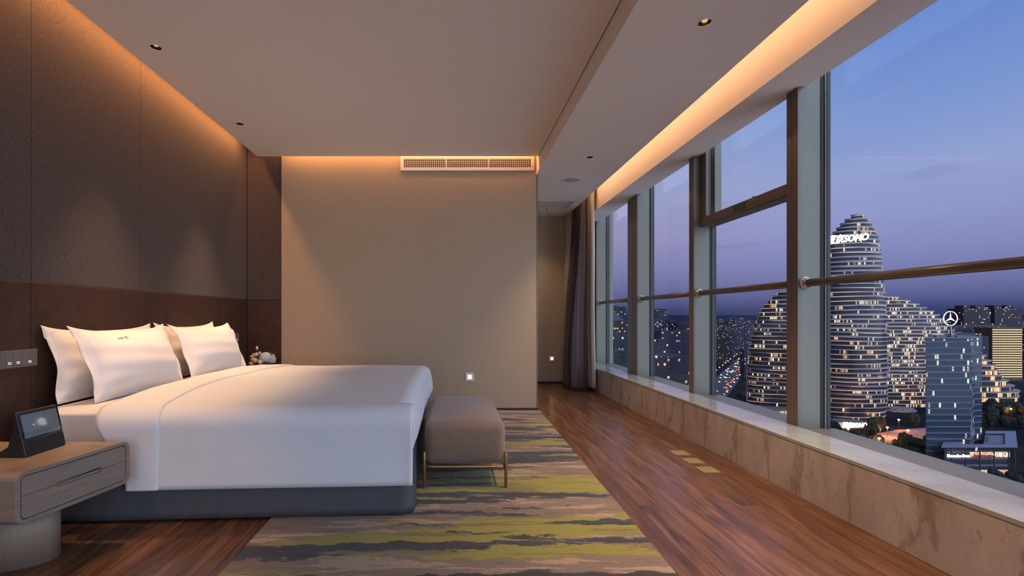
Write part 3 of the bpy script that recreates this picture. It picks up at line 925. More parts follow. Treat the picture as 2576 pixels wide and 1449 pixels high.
# the two drawer fronts share a finger slot cut across their joint
ZM = (ZT+ZBt)/2 + 0.008
ys0, ys1, rs = 1.842, 2.035, 0.0105
def drawer(z0, z1, up):
    y0, y1, r = Y0N+0.0205, Y1N-0.0205, 0.017
    pts = []
    if not up:   # lower drawer: notch in its top edge
        pts = [(y0, z1-0.001), (ys0, z1-0.001)] + [(ys0+rs-rs*math.cos(a), z1-0.001-rs*math.sin(a)) for a in [PI/2*k/6 for k in range(1, 7)]] \
            + [(ys1-rs+rs*math.sin(a), z1-0.001-rs*math.cos(a)) for a in [PI/2*k/6 for k in range(0, 7)]] + [(y1, z1-0.001)] \
            + [(y1-r+r*math.cos(a), z0+r-r*math.sin(a)) for a in [PI/2*k/6 for k in range(0, 7)]] + [(y0+r-r*math.sin(a), z0+r-r*math.cos(a)) for a in [PI/2*k/6 for k in range(0, 7)]]
    else:
        pts = [(y1, z0+0.001), (ys1, z0+0.001)] + [(ys1-rs+rs*math.cos(a), z0+0.001+rs*math.sin(a)) for a in [PI/2*k/6 for k in range(1, 7)]] \
            + [(ys0+rs-rs*math.sin(a), z0+0.001+rs*math.cos(a)) for a in [PI/2*k/6 for k in range(0, 7)]] + [(y0, z0+0.001)] \
            + [(y0+r-r*math.cos(a), z1-r+r*math.sin(a)) for a in [PI/2*k/6 for k in range(0, 7)]] + [(y1-r+r*math.sin(a), z1-r+r*math.cos(a)) for a in [PI/2*k/6 for k in range(0, 7)]]
    bm = NB()
    a = [bm.verts.new((xfront(y)-0.002, y, z)) for y, z in pts]; b = [bm.verts.new((xfront(y)-0.022, y, z)) for y, z in pts]
    bm.faces.new(a); bm.faces.new(b[::-1])
    for i in range(len(a)): bm.faces.new((a[i], b[i], b[(i+1) % len(a)], a[(i+1) % len(a)]))
    bmesh.ops.triangulate(bm, faces=[f for f in bm.faces if len(f.verts) > 4])
    return obj('drawer', bm, M['oak_x'], ns)
drawer(ZBt+0.0205, ZM, False)
drawer(ZM, ZT-0.0205, True)
bm = NB(); prism(bm, [(xfront(y)-0.024, y, z) for y, z in rrect(Y0N+0.019, Y1N-0.019, ZBt+0.019, ZT-0.019, 0.016)], (-0.002, 0, 0)); obj('drawer_gap', bm, M['groove'], ns)
bm = NB(); prism(bm, [(xfront(y)-0.013, y, z) for y, z in rrect(ys0-0.002, ys1+0.002, ZM-0.012, ZM-0.001, 0.004)], (-0.009, 0, 0)); obj('finger_pull', bm, M['oak_x'], ns)
bm = NB()
ring = [(-1.998 + 0.268*math.cos(a), 1.955 + 0.132*math.sin(a)) for a in [2*PI*k/72 for k in range(72)]]
prism(bm, [(x, y, 0.0) for x, y in ring], (0, 0, ZBt+0.002)); 
o = obj('pedestal', bm, M['oak_v'], ns)
for p in o.data.polygons: p.use_smooth = len(p.vertices) == 4
far_ns = copy_tree(ns); far_ns.location.y += 2.80
far_ns['label'] = 'pale oak nightstand in the far corner beyond the bed, under the flowers'

# ------------------------------------------------------------------ smart display on the near nightstand
td = empty('smart_display', (-1.85, 1.99, ZT), 'black tabletop smart display with tilted screen on the near nightstand', 'smart display')
y0, y1 = 1.893, 2.090
def xface(z): return -1.800 - (z-ZT)*(0.042/0.187)
prof = [(-1.799, ZT+0.001), (xface(0.641), 0.641), (xface(0.643)-0.006, 0.644), (xface(0.64)-0.016, 0.640), (-1.862, 0.565), (-1.880, 0.50), (-1.918, 0.477), (-1.924, 0.468), (-1.924, ZT+0.001)]
bm = NB(); prism(bm, [(x, y0, z) for x, z in prof], (0, y1-y0, 0)); obj('housing', bm, M['black_plastic'], td, bevel=0.006, seg=3, angle=50)
def facequad(bm, ya, yb_, za, zb, off, r=0.004, th=0.0012):
    prism(bm, [(xface(z)+off, y, z) for y, z in rrect(ya, yb_, za, zb, r, 5)], (-th, 0, 0))
bm = NB(); facequad(bm, y0+0.003, y1-0.003, 0.521, 0.640, 0.0016, 0.009); obj('front_glass', bm, plain('black front glass', (0.006, 0.006, 0.007), 0.06, 0, 0.0, spec=0.6), td)
def screen_mat():
    m, nt, b = mat('dim lit screen')
    b.inputs['Base Color'].default_value = (0.008, 0.009, 0.011, 1); b.inputs['Roughness'].default_value = 0.04
    b.inputs['Emission Color'].default_value = (0.28, 0.36, 0.44, 1); b.inputs['Emission Strength'].default_value = 0.16
    b.inputs['Specular IOR Level'].default_value = 0.9
    return m
bm = NB(); facequad(bm, y0+0.013, y1-0.013, 0.532, 0.630, 0.0022, 0.002); sc_ = obj('screen', bm, screen_mat(), td)
bm = NB()
for a0, a1, r in ((200, 320, 0.0055), (215, 300, 0.0022)):
    prev = None
    pts_ = [(y0+0.063 + r*math.cos(math.radians(a0+(a1-a0)*k/8)), 0.585 + r*math.sin(math.radians(a0+(a1-a0)*k/8))) for k in range(9)]
    tube(bm, [(xface(z)+0.0024, y, z) for y, z in pts_], 0.0006, 5)
obj('small_mark', bm, emit('pale screen mark', (0.7, 0.8, 0.85), 0.5), sc_)
bm = NB(); facequad(bm, y0+0.003, y1-0.003, ZT+0.008, 0.518, 0.0012, 0.006); obj('speaker_cloth', bm, M['speaker_cloth'], td)
obj('button', B(-1.862, -1.850, 1.905, 1.935, 0.6435, 0.6455), M['black_plastic'], td)
bm = NB()
pts_ = [(-1.918, 1.925, ZT+0.014), (-1.95, 1.922, ZT+0.018), (-1.98, 1.915, ZT+0.004), (-2.04, 1.90, ZT+0.0035), (-2.12, 1.87, ZT+0.0035), (-2.2, 1.86, ZT+0.0035), (-2.30, 1.875, ZT+0.0035)]
tube(bm, pts_, 0.0028, 8); obj('power_cable', bm, M['black_plastic'], td, smooth=True)

# ------------------------------------------------------------------ flowers on the far nightstand
fx, fy = -2.00, 4.70
fl = empty('flower_arrangement', (fx, fy, ZT), 'posy of pale blue hydrangea and cream roses on the far nightstand', 'flowers')
bm = NB(); lathe(bm, [(0.0, 0.002), (0.035, 0.002), (0.048, 0.03), (0.05, 0.06), (0.042, 0.10), (0.046, 0.115), (0.043, 0.115), (0.038, 0.1), (0, 0.09)], (fx, fy, ZT), 28)
obj('vase', bm, plain('white glazed vase', (0.6, 0.58, 0.55), 0.2), fl, smooth=True)
rnd = random.Random(3)
def petal_mat(name, c, var=0.2): return plain(name, c, 0.6, 0, var, 60)
def hydrangea(c, r, col, nfl=130):
    bm = NB(); c = Vector(c)
    for k in range(nfl):
        zz = 1-2*(k+0.5)/nfl; a = k*2.399963
        n_ = Vector((math.sqrt(1-zz*zz)*math.cos(a), math.sqrt(1-zz*zz)*math.sin(a), zz))
        if n_.z < -0.55: continue
        p = c + n_*r*rnd.uniform(0.86, 1.03)
        t = n_.orthogonal().normalized(); b_ = n_.cross(t); ph = rnd.uniform(0, PI)
        for q in range(4):
            an = ph+q*PI/2; d = t*math.cos(an)+b_*math.sin(an); e = t*math.cos(an+PI/2)+b_*math.sin(an+PI/2)
            s = r*0.17
            bm.faces.new([bm.verts.new(p+x) for x in (Vector((0, 0, 0)), d*s*0.6+e*s*0.5+n_*s*0.15, d*s*1.15+n_*s*0.05, d*s*0.6-e*s*0.5+n_*s*0.15)])
    o = obj('hydrangea_head', bm, col, fl, recalc=False); return o
hyd = petal_mat('pale blue petals', (0.42, 0.48, 0.60)); hyd2 = petal_mat('pale blue green petals', (0.45, 0.55, 0.55))
hydrangea((fx+0.045, fy-0.02, 0.618), 0.064, hyd, 170); hydrangea((fx+0.085, fy+0.02, 0.60), 0.055, hyd2, 130)
def rose(c, r, m_, tilt=(0, 0)):
    bm = NB(); c = Vector(c)
    for lay in range(4):
        rr = r*(0.30+0.20*lay); nb = 3+lay
        for q in range(nb):
            a0 = 2*PI*q/nb + lay*0.7 + rnd.uniform(-.2, .2); wd = 2*PI/nb*0.75
            def pf(u, v):
                a = a0 + (u-0.5)*wd*1.4; rad = rr*(0.25+0.85*math.sin(min(1, v*1.05)*PI*0.62)) + r*0.10*v**4*lay/3
                return c + Vector((rad*math.cos(a), rad*math.sin(a), -r*0.85 + r*(1.75-0.17*lay)*v - 0.28*r*abs(u-0.5)*v))
            sheet(bm, pf, 5, 5)
    return obj('rose', bm, m_, fl, smooth=True, recalc=False)
cream = petal_mat('cream petals', (0.72, 0.60, 0.40)); peach = petal_mat('peach petals', (0.72, 0.52, 0.33)); ivory = petal_mat('ivory petals', (0.76, 0.70, 0.58))
for c, r, m_ in (((fx-0.055, fy-0.01, 0.655), 0.026, ivory), ((fx-0.10, fy+0.0, 0.635), 0.025, cream), ((fx-0.075, fy-0.04, 0.605), 0.028, peach), ((fx-0.045, fy-0.06, 0.60), 0.030, peach),
               ((fx-0.025, fy, 0.672), 0.018, cream), ((fx+0.01, fy-0.07, 0.585), 0.026, ivory), ((fx-0.09, fy-0.05, 0.568), 0.027, peach)):
    rose(c, r, m_)
budm = petal_mat('yellow green bud', (0.50, 0.47, 0.20)); stem = plain('green stem', (0.06, 0.09, 0.03), 0.6)
for k, (x, y, z, L_, lean) in enumerate(((fx-0.052, fy, 0.722, 0.045, 0.0), (fx+0.122, fy, 0.643, 0.036, 0.5), (fx-0.10, fy+0.02, 0.655, 0.03, -0.2))):
    bm = NB(); n = 8
    pr = [(0.0004+0.30*L_*math.sin(PI*min(1, t/8*0.93+0.05))**0.8*(1 if t < 8 else 0.5), -L_/2+L_*t/8) for t in range(9)]
    lathe(bm, pr, (x, y, z), 14)
    b_ = obj('bud', bm, budm, fl, smooth=True)
    bm = NB(); tube(bm, [(fx+(x-fx)*0.5, y, 0.56), (x-0.004*lean, y, z-L_*0.45)], 0.0022, 6); obj('bud_stem', bm, stem, fl)
bm = NB()
for cx_, cz_, n_ in ((fx+0.098, 0.66, 9), (fx-0.02, 0.615, 6), (fx+0.03, 0.57, 6)):
    for q in range(n_):
        a = PI*q/(n_-1); l = rnd.uniform(0.022, 0.034); d = Vector((math.cos(a), rnd.uniform(-.4, .4), math.sin(a))); p = Vector((cx_, fy, cz_)); e = d.cross(Vector((0, 1, 0))).normalized()*0.004
        bm.faces.new([bm.verts.new(x) for x in (p, p+d*l*0.5+e, p+d*l, p+d*l*0.5-e)])
obj('leaves', bm, plain('leaf green', (0.07, 0.12, 0.04), 0.5, 0, 0.3), fl, recalc=False)
bm = NB(); bmesh.ops.create_icosphere(bm, subdivisions=3, radius=1.0)
rl = random.Random(8)
for v in bm.verts: v.co = Vector((fx-0.005+v.co.x*0.085*rl.uniform(.8, 1.05), fy+0.01+v.co.y*0.06, 0.585+v.co.z*0.05*rl.uniform(.8, 1.1)))
obj('foliage', bm, plain('dark posy foliage', (0.035, 0.06, 0.022), 0.6, 0, 0.4, 80), fl)
bm = NB()
for q in range(14):
    a = 2*PI*q/14; tube(bm, [(fx, fy, ZT+0.08), (fx+0.06*math.cos(a), fy+0.05*math.sin(a), 0.60)], 0.002, 5)
obj('stems', bm, stem, fl)

# ------------------------------------------------------------------ curtains at the far end of the windows
def folds(ax, y0t, y1t, xt, at_, y0b, y1b, xb, ab, zt, zb, nf, ph):
    def fn(u, v):
        t = smooth((1-v)*1.0); 
        y = (y0t+(y1t-y0t)*u)*(1-t) + (y0b+(y1b-y0b)*u)*t
        a = at_*(1-t)+ab*t
        xc = xt*(1-t)+xb*t
        w_ = math.sin(u*nf*2*PI+ph) + 0.35*math.sin(u*nf*4.3*PI+1.3*t+ph)
        x = xc + a*w_ + 0.01*math.sin(7*v+u*9)*t
        return (x, y + 0.02*math.cos(u*nf*2*PI+ph)*(0.5+t), zb + (zt-zb)*v)
    return fn
bm = NB(); sheet(bm, folds(0, 6.86, 6.40, 1.862, 0.045, 6.80, 6.32, 1.765, 0.092, 2.93, 0.012, 6, 0.6), 180, 40)
cu = obj('blackout_curtain', bm, M['curtain'], smooth=True); solid(cu, 0.004, 0)
tag(cu, 'plum brown curtain gathered at the passage end of the windows', 'curtain')
bm = NB(); sheet(bm, folds(0, 6.66, 6.36, 1.985, 0.022, 6.62, 6.27, 1.975, 0.024, 2.93, 0.052, 7, 0.2), 160, 30)
sh = obj('sheer_curtain', bm, M['sheer'], smooth=True); solid(sh, 0.002, 0)
tag(sh, 'ivory sheer curtain gathered between plum curtain and marble ledge', 'curtain')
ct = empty('curtain_track', (1.92, 6.0, 2.95), 'white curtain track hidden in the ceiling cove', 'curtain track')
obj('rail', B(1.84, 1.88, -2.5, 6.88, 2.945, 2.965), M['vent_paint'], ct); obj('rail', B(1.965, 2.0, -2.5, 6.88, 2.945, 2.965), M['vent_paint'], ct)
obj('cove_board', B(XE+0.012, 2.05, YR, 6.895, 2.965, 3.04), M['paint'], None)
bpy.data.objects['cove_board'].name = 'trim_3'
tag(bpy.data.objects['trim_3'], 'white board closing the top of the ceiling cove', 'cove board', kind='structure')
# ------------------------------------------------------------------ the city below
G = -101.0          # street level under the room
tag(obj('ground', B(-4000, 60000, 120, 60000, G-1, G), plain('dark ground', (0.012, 0.013, 0.018), 0.95, 0, 0.4, 0.02, spec=0.0)), 'dark city ground far below the windows', 'ground', kind='structure')

def facade(name, wall, glass, lit, cw, ch, frac, strength, mx=0.15, my=(0.2, 0.85), seed=0.0, runs=0.0, rough=0.6, grough=0.25, warm2=None, vary=0.6):
    """windows in a grid read off the face's own metres (u along the wall, v up); some of them lit"""
    m, nt, b = mat(name)
    uv = nt.nodes.new('ShaderNodeUVMap'); uv.uv_map = 'UVMap'
    sx = nt.nodes.new('ShaderNodeSeparateXYZ'); L(nt, uv.outputs['UV'], sx.inputs[0])
    gu = math_(nt, 'DIVIDE', sx.outputs[0], cw); gv = math_(nt, 'DIVIDE', sx.outputs[1], ch)
    iu, iv = math_(nt, 'FLOOR', gu), math_(nt, 'FLOOR', gv); fu, fv = math_(nt, 'FRACT', gu), math_(nt, 'FRACT', gv)
    def band(f, a, c): return math_(nt, 'MULTIPLY', math_(nt, 'GREATER_THAN', f, a), math_(nt, 'LESS_THAN', f, c))
    mask = math_(nt, 'MULTIPLY', band(fu, mx, 1-mx), band(fv, my[0], my[1]))
    def white(u, v, s):
        c = nt.nodes.new('ShaderNodeCombineXYZ'); L(nt, u, c.inputs[0]); L(nt, v, c.inputs[1]); c.inputs[2].default_value = s
        w = nt.nodes.new('ShaderNodeTexWhiteNoise'); w.noise_dimensions = '3D'; L(nt, c.outputs[0], w.inputs['Vector']); return w
    info = nt.nodes.new('ShaderNodeObjectInfo')
    iu2 = math_(nt, 'ADD', iu, math_(nt, 'MULTIPLY', math_(nt, 'FLOOR', math_(nt, 'MULTIPLY', info.outputs['Random'], 91.0)), 13.0))
    w1 = white(iu2, iv, seed+1.5)
    val = w1.outputs['Value']
    if runs:
        w2 = white(math_(nt, 'FLOOR', math_(nt, 'DIVIDE', iu2, runs)), iv, seed+7.5)
        val = math_(nt, 'ADD', math_(nt, 'MULTIPLY', val, 0.35), math_(nt, 'MULTIPLY', w2.outputs['Value'], 0.65))
    on = math_(nt, 'MULTIPLY', math_(nt, 'LESS_THAN', val, frac), mask)
    w3 = white(iu2, iv, seed+3.5)
    col = ramp(nt, w3.outputs['Value'], lit if isinstance(lit, list) else [(0, lit), (1, lit)]).outputs['Color']
    st = math_(nt, 'MULTIPLY', on, math_(nt, 'MULTIPLY_ADD', white(iu2, iv, seed+5.5).outputs['Value'], strength*vary*2, strength*(1-vary)))
    nz = nt.nodes.new('ShaderNodeTexNoise'); nz.inputs['Scale'].default_value = 2.2/cw; nz.inputs['Detail'].default_value = 2.0
    L(nt, uv.outputs['UV'], nz.inputs['Vector'])
    st = math_(nt, 'MULTIPLY', st, ramp(nt, nz.outputs['Fac'], [(0.38, (0.08,)*3), (0.62, (1.25,)*3)]).outputs['Color'])
    b.inputs['Specular IOR Level'].default_value = 0.10
    L(nt, mixc(nt, mask, wall, glass), b.inputs['Base Color'])
    L(nt, col, b.inputs['Emission Color']); L(nt, st, b.inputs['Emission Strength'])
    r = nt.nodes.new('ShaderNodeMix'); r.data_type = 'FLOAT'; L(nt, mask, r.inputs[0]); r.inputs[2].default_value = rough; r.inputs[3].default_value = grough
    L(nt, r.outputs[0], b.inputs['Roughness'])
    return m

WARM = [(0.0, (1.0, 0.50, 0.20)), (0.35, (1.0, 0.70, 0.38)), (0.75, (1.0, 0.86, 0.62)), (1.0, (0.80, 0.95, 1.0))]
AMBER = [(0.0, (1.0, 0.34, 0.12)), (0.6, (1.0, 0.55, 0.22)), (1.0, (1.0, 0.80, 0.5))]
COOL = [(0.0, (1.0, 0.8, 0.5)), (0.5, (1.0, 0.93, 0.8)), (1.0, (0.75, 0.92, 1.0))]

def wall_prism(name, foot, z0, z1, m, parent=None, roof=None):
    """building body on a footprint; wall faces carry metres as UV, roof faces lie outside every window"""
    bm = NB(); uvl = bm.loops.layers.uv.new('UVMap')
    n = len(foot); a = [bm.verts.new((x, y, z0)) for x, y in foot]; b = [bm.verts.new((x, y, z1)) for x, y in foot]
    u = 0.0
    for i in range(n):
        j = (i+1) % n; l = math.hypot(foot[j][0]-foot[i][0], foot[j][1]-foot[i][1])
        f = bm.faces.new((a[i], a[j], b[j], b[i]))
        for lp, c in zip(f.loops, ((u, 0), (u+l, 0), (u+l, z1-z0), (u, z1-z0))): lp[uvl].uv = c
        u += math.ceil(l/10)*10 + 3
    f = bm.faces.new(b); g = bm.faces.new(a[::-1])
    for q in (f, g):
        for lp in q.loops: lp[uvl].uv = (0, 0)
    return obj(name, bm, m, parent)

def rect(x0, x1, y0, y1): return [(x0, y0), (x1, y0), (x1, y1), (x0, y1)]

# --- three rounded towers of stacked floor bands
def lerp_table(tab, y):
    if y <= tab[0][0]: return tab[0][1:]
    for a, b in zip(tab, tab[1:]):
        if y <= b[0]:
            t = (y-a[0])/(b[0]-a[0]); return tuple(p+(q-p)*t for p, q in zip(a[1:], b[1:]))
    return tab[-1][1:]

M['band'] = plain('pale aluminium floor band', (0.135, 0.127, 0.16), 0.42, 0.2, 0.06, 0.3)
def glow_mat(name, col, strength, scale):
    m, nt, b = mat(name)
    n_ = noise(nt, wcoords(nt, (scale, scale, scale*6)), 1.0, 2)
    r = ramp(nt, n_, [(0.42, (0, 0, 0)), (0.62, (1, 1, 1))])
    b.inputs['Base Color'].default_value = (0.3, 0.25, 0.2, 1); b.inputs['Emission Color'].default_value = (*col, 1)
    L(nt, math_(nt, 'MULTIPLY', r.outputs['Color'], strength), b.inputs['Emission Strength'])
    return m

def banded_tower(name, label, tab, Y, fh, facade_m, glow_m, depth=0.8, rec=0.955, seg=72, wav=0.5, bandh=0.25, z0=G, skip_low=2, sq=1.0):
    """tab: rows of (photo y, centre x, half width) measured along its silhouette, taken at depth Y"""
    k = Y/F
    rows = [(H-(py-CY)*k, (px-CX)*k, hw*k) for py, px, hw in tab]
    rows.sort()
    xc0 = rows[0][1]
    root = empty(name, (xc0, Y, z0), label, 'tower')
    top = rows[-1][0]
    nf = int((top-z0)/fh); fh = (top-z0)/nf
    def ring(z, s, i):
        xc, r = lerp_table(rows, z)
        out = []
        for q in range(seg):
            a = 2*PI*q/seg
            ca, sa = math.cos(a), math.sin(a)
            ca = math.copysign(abs(ca)**sq, ca); sa = math.copysign(abs(sa)**sq, sa)
            out.append(Vector((xc + r*s*ca, Y + r*s*depth*sa, z)))
        return out
    gb = NB(); uvl = gb.loops.layers.uv.new('UVMap'); bb = NB(); lb = NB()
    for i in range(nf):
        za, zb = z0+i*fh, z0+(i+1)*fh
        bh = fh*bandh
        zm = (za+zb)/2; zn = min(zb+fh/2, top)
        lo, hi = ring(zm, rec, i), ring(zm, rec, i)
        for p in lo: p.z = za
        for p in hi: p.z = zb
        u = 0
        vl = [gb.verts.new(p) for p in lo]; vh = [gb.verts.new(p) for p in hi]
        for q in range(seg):
            r_ = (q+1) % seg
            l = (lo[r_]-lo[q]).length
            f = gb.faces.new((vl[q], vl[r_], vh[r_], vh[q]))
            for lp, c in zip(f.loops, ((u, i*10.0+1.0), (u+l, i*10.0+1.0), (u+l, i*10.0+9.0), (u, i*10.0+9.0))): lp[uvl].uv = c
            u += l
        # the band at the head of the floor, swelling and thinning round the tower
        o0, o1, i1, i0 = [], [], [], []
        for q in range(seg):
            a = 2*PI*q/seg
            up = wav*math.sin(a*1.0+i*0.55+0.6) + 0.45*wav*math.sin(2*a-i*0.31)
            th = bh*(1.0 + 0.42*math.sin(a*1.0-i*0.47+1.0))
            o0.append(up); o1.append(th)
        R1 = ring(zm, 1.0, i); R0 = ring(zn, rec-0.02, i)
        for p in R1+R0: p.z = zb
        va = [bb.verts.new(R1[q] + Vector((0, 0, o0[q]*0.5-o1[q]*0.5))) for q in range(seg)]
        vb = [bb.verts.new(R1[q] + Vector((0, 0, o0[q]*0.5+o1[q]*0.5))) for q in range(seg)]
        vc = [bb.verts.new(R0[q] + Vector((0, 0, o0[q]*0.5+o1[q]*0.5+0.15))) for q in range(seg)]
        vd = [bb.verts.new(R0[q] + Vector((0, 0, o0[q]*0.5-o1[q]*0.5))) for q in range(seg)]
        for A_, B_ in ((va, vb), (vb, vc), (vd, va)):
            for q in range(seg):
                r_ = (q+1) % seg; bb.faces.new((A_[q], A_[r_], B_[r_], B_[q]))
        # strip light tucked under the band
        S = ring(zm, 0.992, i)
        for p in S: p.z = zb
        ea = [lb.verts.new(S[q] + Vector((0, 0, o0[q]*0.5-o1[q]*0.5-0.34))) for q in range(seg)]
        eb = [lb.verts.new(S[q] + Vector((0, 0, o0[q]*0.5-o1[q]*0.5-0.02))) for q in range(seg)]
        for q in range(seg):
            r_ = (q+1) % seg; lb.faces.new((ea[q], ea[r_], eb[r_], eb[q]))
    cap = ring(top, rec, nf); gb.faces.new([gb.verts.new(p) for p in cap])
    obj('glass_wall', gb, facade_m, root); obj('floor_band', bb, M['band'], root, smooth=False); obj('strip_light', lb, glow_m, root)
    return root

fA = facade('tall tower glazing', (0.045, 0.042, 0.05, 1), (0.018, 0.02, 0.03, 1), WARM, 1.5, 10.0, 0.25, 0.8, 0.07, (0.05, 0.95), 1.0, 5.0, 0.35, 0.2, vary=0.9)
fB = facade('left tower glazing', (0.05, 0.042, 0.042, 1), (0.02, 0.02, 0.027, 1), WARM, 1.6, 10.0, 0.30, 0.85, 0.07, (0.05, 0.95), 2.0, 4.0, 0.35, 0.2, vary=0.9)
fC = facade('right tower glazing', (0.05, 0.043, 0.04, 1), (0.022, 0.02, 0.022, 1), WARM, 1.6, 10.0, 0.36, 1.0, 0.07, (0.05, 0.95), 3.0, 4.0, 0.35, 0.2, vary=0.9)
gl1 = glow_mat('warm strip light', (1.0, 0.50, 0.24), 1.1, 0.035)
tabA = [(541, 2158, 7), (548, 2157, 18), (559, 2155, 30), (570, 2153, 39), (585, 2151, 48), (600, 2147, 57), (620, 2143, 64), (640, 2142, 68), (700, 2141, 75), (820, 2141, 81), (930, 2142, 83.5), (1000, 2143, 81), (1064, 2143, 74)]
tA = banded_tower('banded_tower', 'tallest egg shaped tower of pale floor bands topped by a white glowing sign', tabA, 435, 4.15, fA, gl1, 0.55, 0.966, wav=0.9)
tabB = [(724, 2004, 14), (731, 2002, 26), (740, 2001, 47), (757, 2000, 65), (770, 2000, 78), (798, 2000, 92), (822, 2000, 101), (850, 2000, 107), (877, 2000, 113), (913, 2000, 118), (960, 2000, 119.5), (1004, 2000, 119), (1035, 2000, 116)]
tB = banded_tower('banded_tower', 'domed banded tower seen through the vented window, left of the tallest one', tabB, 484, 4.3, fB, gl1, 0.44, 0.972, wav=0.7)
tabC = [(748, 2222, 20), (752, 2224, 36), (761, 2228, 60), (770, 2230, 80), (780, 2230, 100), (791, 2230, 121), (801, 2230, 135), (813, 2230, 148), (824, 2230, 160), (850, 2230, 172), (900, 2230, 180), (1000, 2230, 183), (1035, 2230, 180)]
tC = banded_tower('banded_tower', 'broad sloping banded tower between the tallest tower and the glass office block', tabC, 532, 4.1, fC, gl1, 0.30, 0.978, wav=0.7)

M['sign_white'] = emit('white sign light', (1.0, 0.98, 0.88), 6.0)
def sign(name, s, px, py, Y, size_px, width_px, parent, m, rot, shear=0.0, offset=0.0, ext=0.5, roll=0.0):
    me = text_mesh(s, 1.0, 0.02, shear, offset)
    xs = [v.co.x for v in me.vertices]; ys = [v.co.y for v in me.vertices]
    w_ = max(xs)-min(xs); h_ = max(ys)-min(ys); k = Y/F
    c = Vector(((max(xs)+min(xs))/2, (max(ys)+min(ys))/2, 0))
    mtx = Matrix.Translation(at(px, py, Y)) @ Matrix.Rotation(rot, 4, 'Z') @ Matrix.Rotation(PI/2, 4, 'X') @ Matrix.Rotation(roll, 4, 'Z') @ Matrix.Diagonal((width_px*k/w_, size_px*k/h_, ext/0.04, 1)) @ Matrix.Translation(-c)
    me.transform(mtx)
    return link(name, me, m, parent)
sign('rooftop_sign', '望京SOHO', 2131, 599, 414, 22, 92, tA, M['sign_white'], math.radians(-14), 0.35, 0.018, 0.8, math.radians(4))
gs = empty('ground_sign', at(2150, 1068, 392), 'white lit letters standing among the trees before the tallest tower', 'sign')
sign('letters', '望京SOHO', 2150, 1069, 392, 15, 62, gs, M['sign_white'], 0.0, 0.2, 0.01, 0.5)
p0 = at(2118, 1082, 393); p1 = at(2182, 1082, 393)
obj('plinth', B(p0.x, p1.x, 391.6, 393.5, G, H-(1077-CY)*393/F), plain('dark plinth', (0.04, 0.04, 0.04), 0.7), gs)

# lit mall fronts at the foot of the towers
fm = facade('lit mall front', (0.25, 0.17, 0.1, 1), (0.3, 0.22, 0.15, 1), AMBER, 2.2, 4.5, 0.62, 1.6, 0.08, (0.15, 0.85), 4.0, 2.0)
def at2(px, Y): return (px-CX)*Y/F
TAKEN = []
def free(x0, x1, y0, y1):
    return all(x1 < a-2 or x0 > b+2 or y1 < c-2 or y0 > d+2 for a, b, c, d in TAKEN)
def block(name, px0, px1, py_top, Y, D, m, label=None, cat='building', group=None, z0=G, roofs=(), parent=None):
    x0, x1 = at2(px0, Y), at2(px1, Y); zt = H-(py_top-CY)*Y/F
    TAKEN.append((x0, x1, Y, Y+D))
    r = parent or empty(name, ((x0+x1)/2, Y, z0), label, cat, group)
    wall_prism('walls', rect(x0, x1, Y, Y+D), z0, zt, m, r)
    k = Y/F
    if roofs:
        for (a, b_, h_) in roofs:
            wall_prism('roof_block', rect(at2(a, Y), at2(b_, Y), Y+D*0.25, Y+D*0.75), zt-0.01, zt+h_*k, m, r)
    return r
def curved_podium(label, pxc, rx, Y, ry, py_top, levels, m_f, m_b):
    x = at2(pxc, Y); TAKEN.append((x-rx, x+rx, Y-ry, Y+ry)); zt = H-(py_top-CY)*Y/F; root = empty('podium', (x, Y, G), label, 'building')
    gb = NB(); uvl = gb.loops.layers.uv.new('UVMap'); bb = NB(); seg = 48
    for i in range(levels):
        s = 1-0.16*i/levels*levels*0.5; za = G + (zt-G)*i/levels; zb = G+(zt-G)*(i+1)/levels
        R = [(x+rx*s*math.cos(2*PI*q/seg), Y+ry*s*math.sin(2*PI*q/seg)) for q in range(seg)]
        va = [gb.verts.new((a, b_, za)) for a, b_ in R]; vb = [gb.verts.new((a, b_, zb)) for a, b_ in R]; u = 0
        for q in range(seg):
            r_ = (q+1) % seg; l = math.hypot(R[q][0]-R[r_][0], R[q][1]-R[r_][1]); f = gb.faces.new((va[q], va[r_], vb[r_], vb[q]))
            for lp, c in zip(f.loops, ((u, i*10), (u+l, i*10), (u+l, i*10+4.4), (u, i*10+4.4))): lp[uvl].uv = c
            u += l
        prism(bb, [(x+(a-x)*1.04, Y+(b_-Y)*1.04, zb-0.7) for a, b_ in R], (0, 0, 0.9))
    obj('glass_wall', gb, m_f, root); obj('floor_band', bb, m_b, root)
    return root
k_ = 470/F
curved_podium('brightly lit curved shopping podium at the foot of the broad tower', 2262, 38*k_, 488, 10, 1026, 3, fm, M['band'])
curved_podium('lit curved shopping podium at the foot of the domed tower', 1930, 62*k_, 448, 8, 1026, 2, fm, M['band'])
curved_podium('lit shopping podium at the foot of the tallest tower', 2112, 56*k_*0.9, 404, 9, 1058, 2, fm, M['band'])

# stepped terraces right of the office block
tabT = [(893, 2462, 12), (905, 2462, 22), (920, 2462, 33), (935, 2460, 43), (950, 2456, 57), (965, 2455, 72), (985, 2455, 90), (1015, 2455, 86)]
banded_tower('terraced_building', 'low terraced building with curved lit floors right of the office block', tabT, 560, 6.0,
             facade('terrace glazing', (0.05, 0.04, 0.04, 1), (0.03, 0.026, 0.026, 1), AMBER, 2.0, 10.0, 0.42, 1.8, 0.08, (0.05, 0.95), 5.0, 3.0), gl1, 0.6, 0.95, wav=0.6)['category'] = 'building'

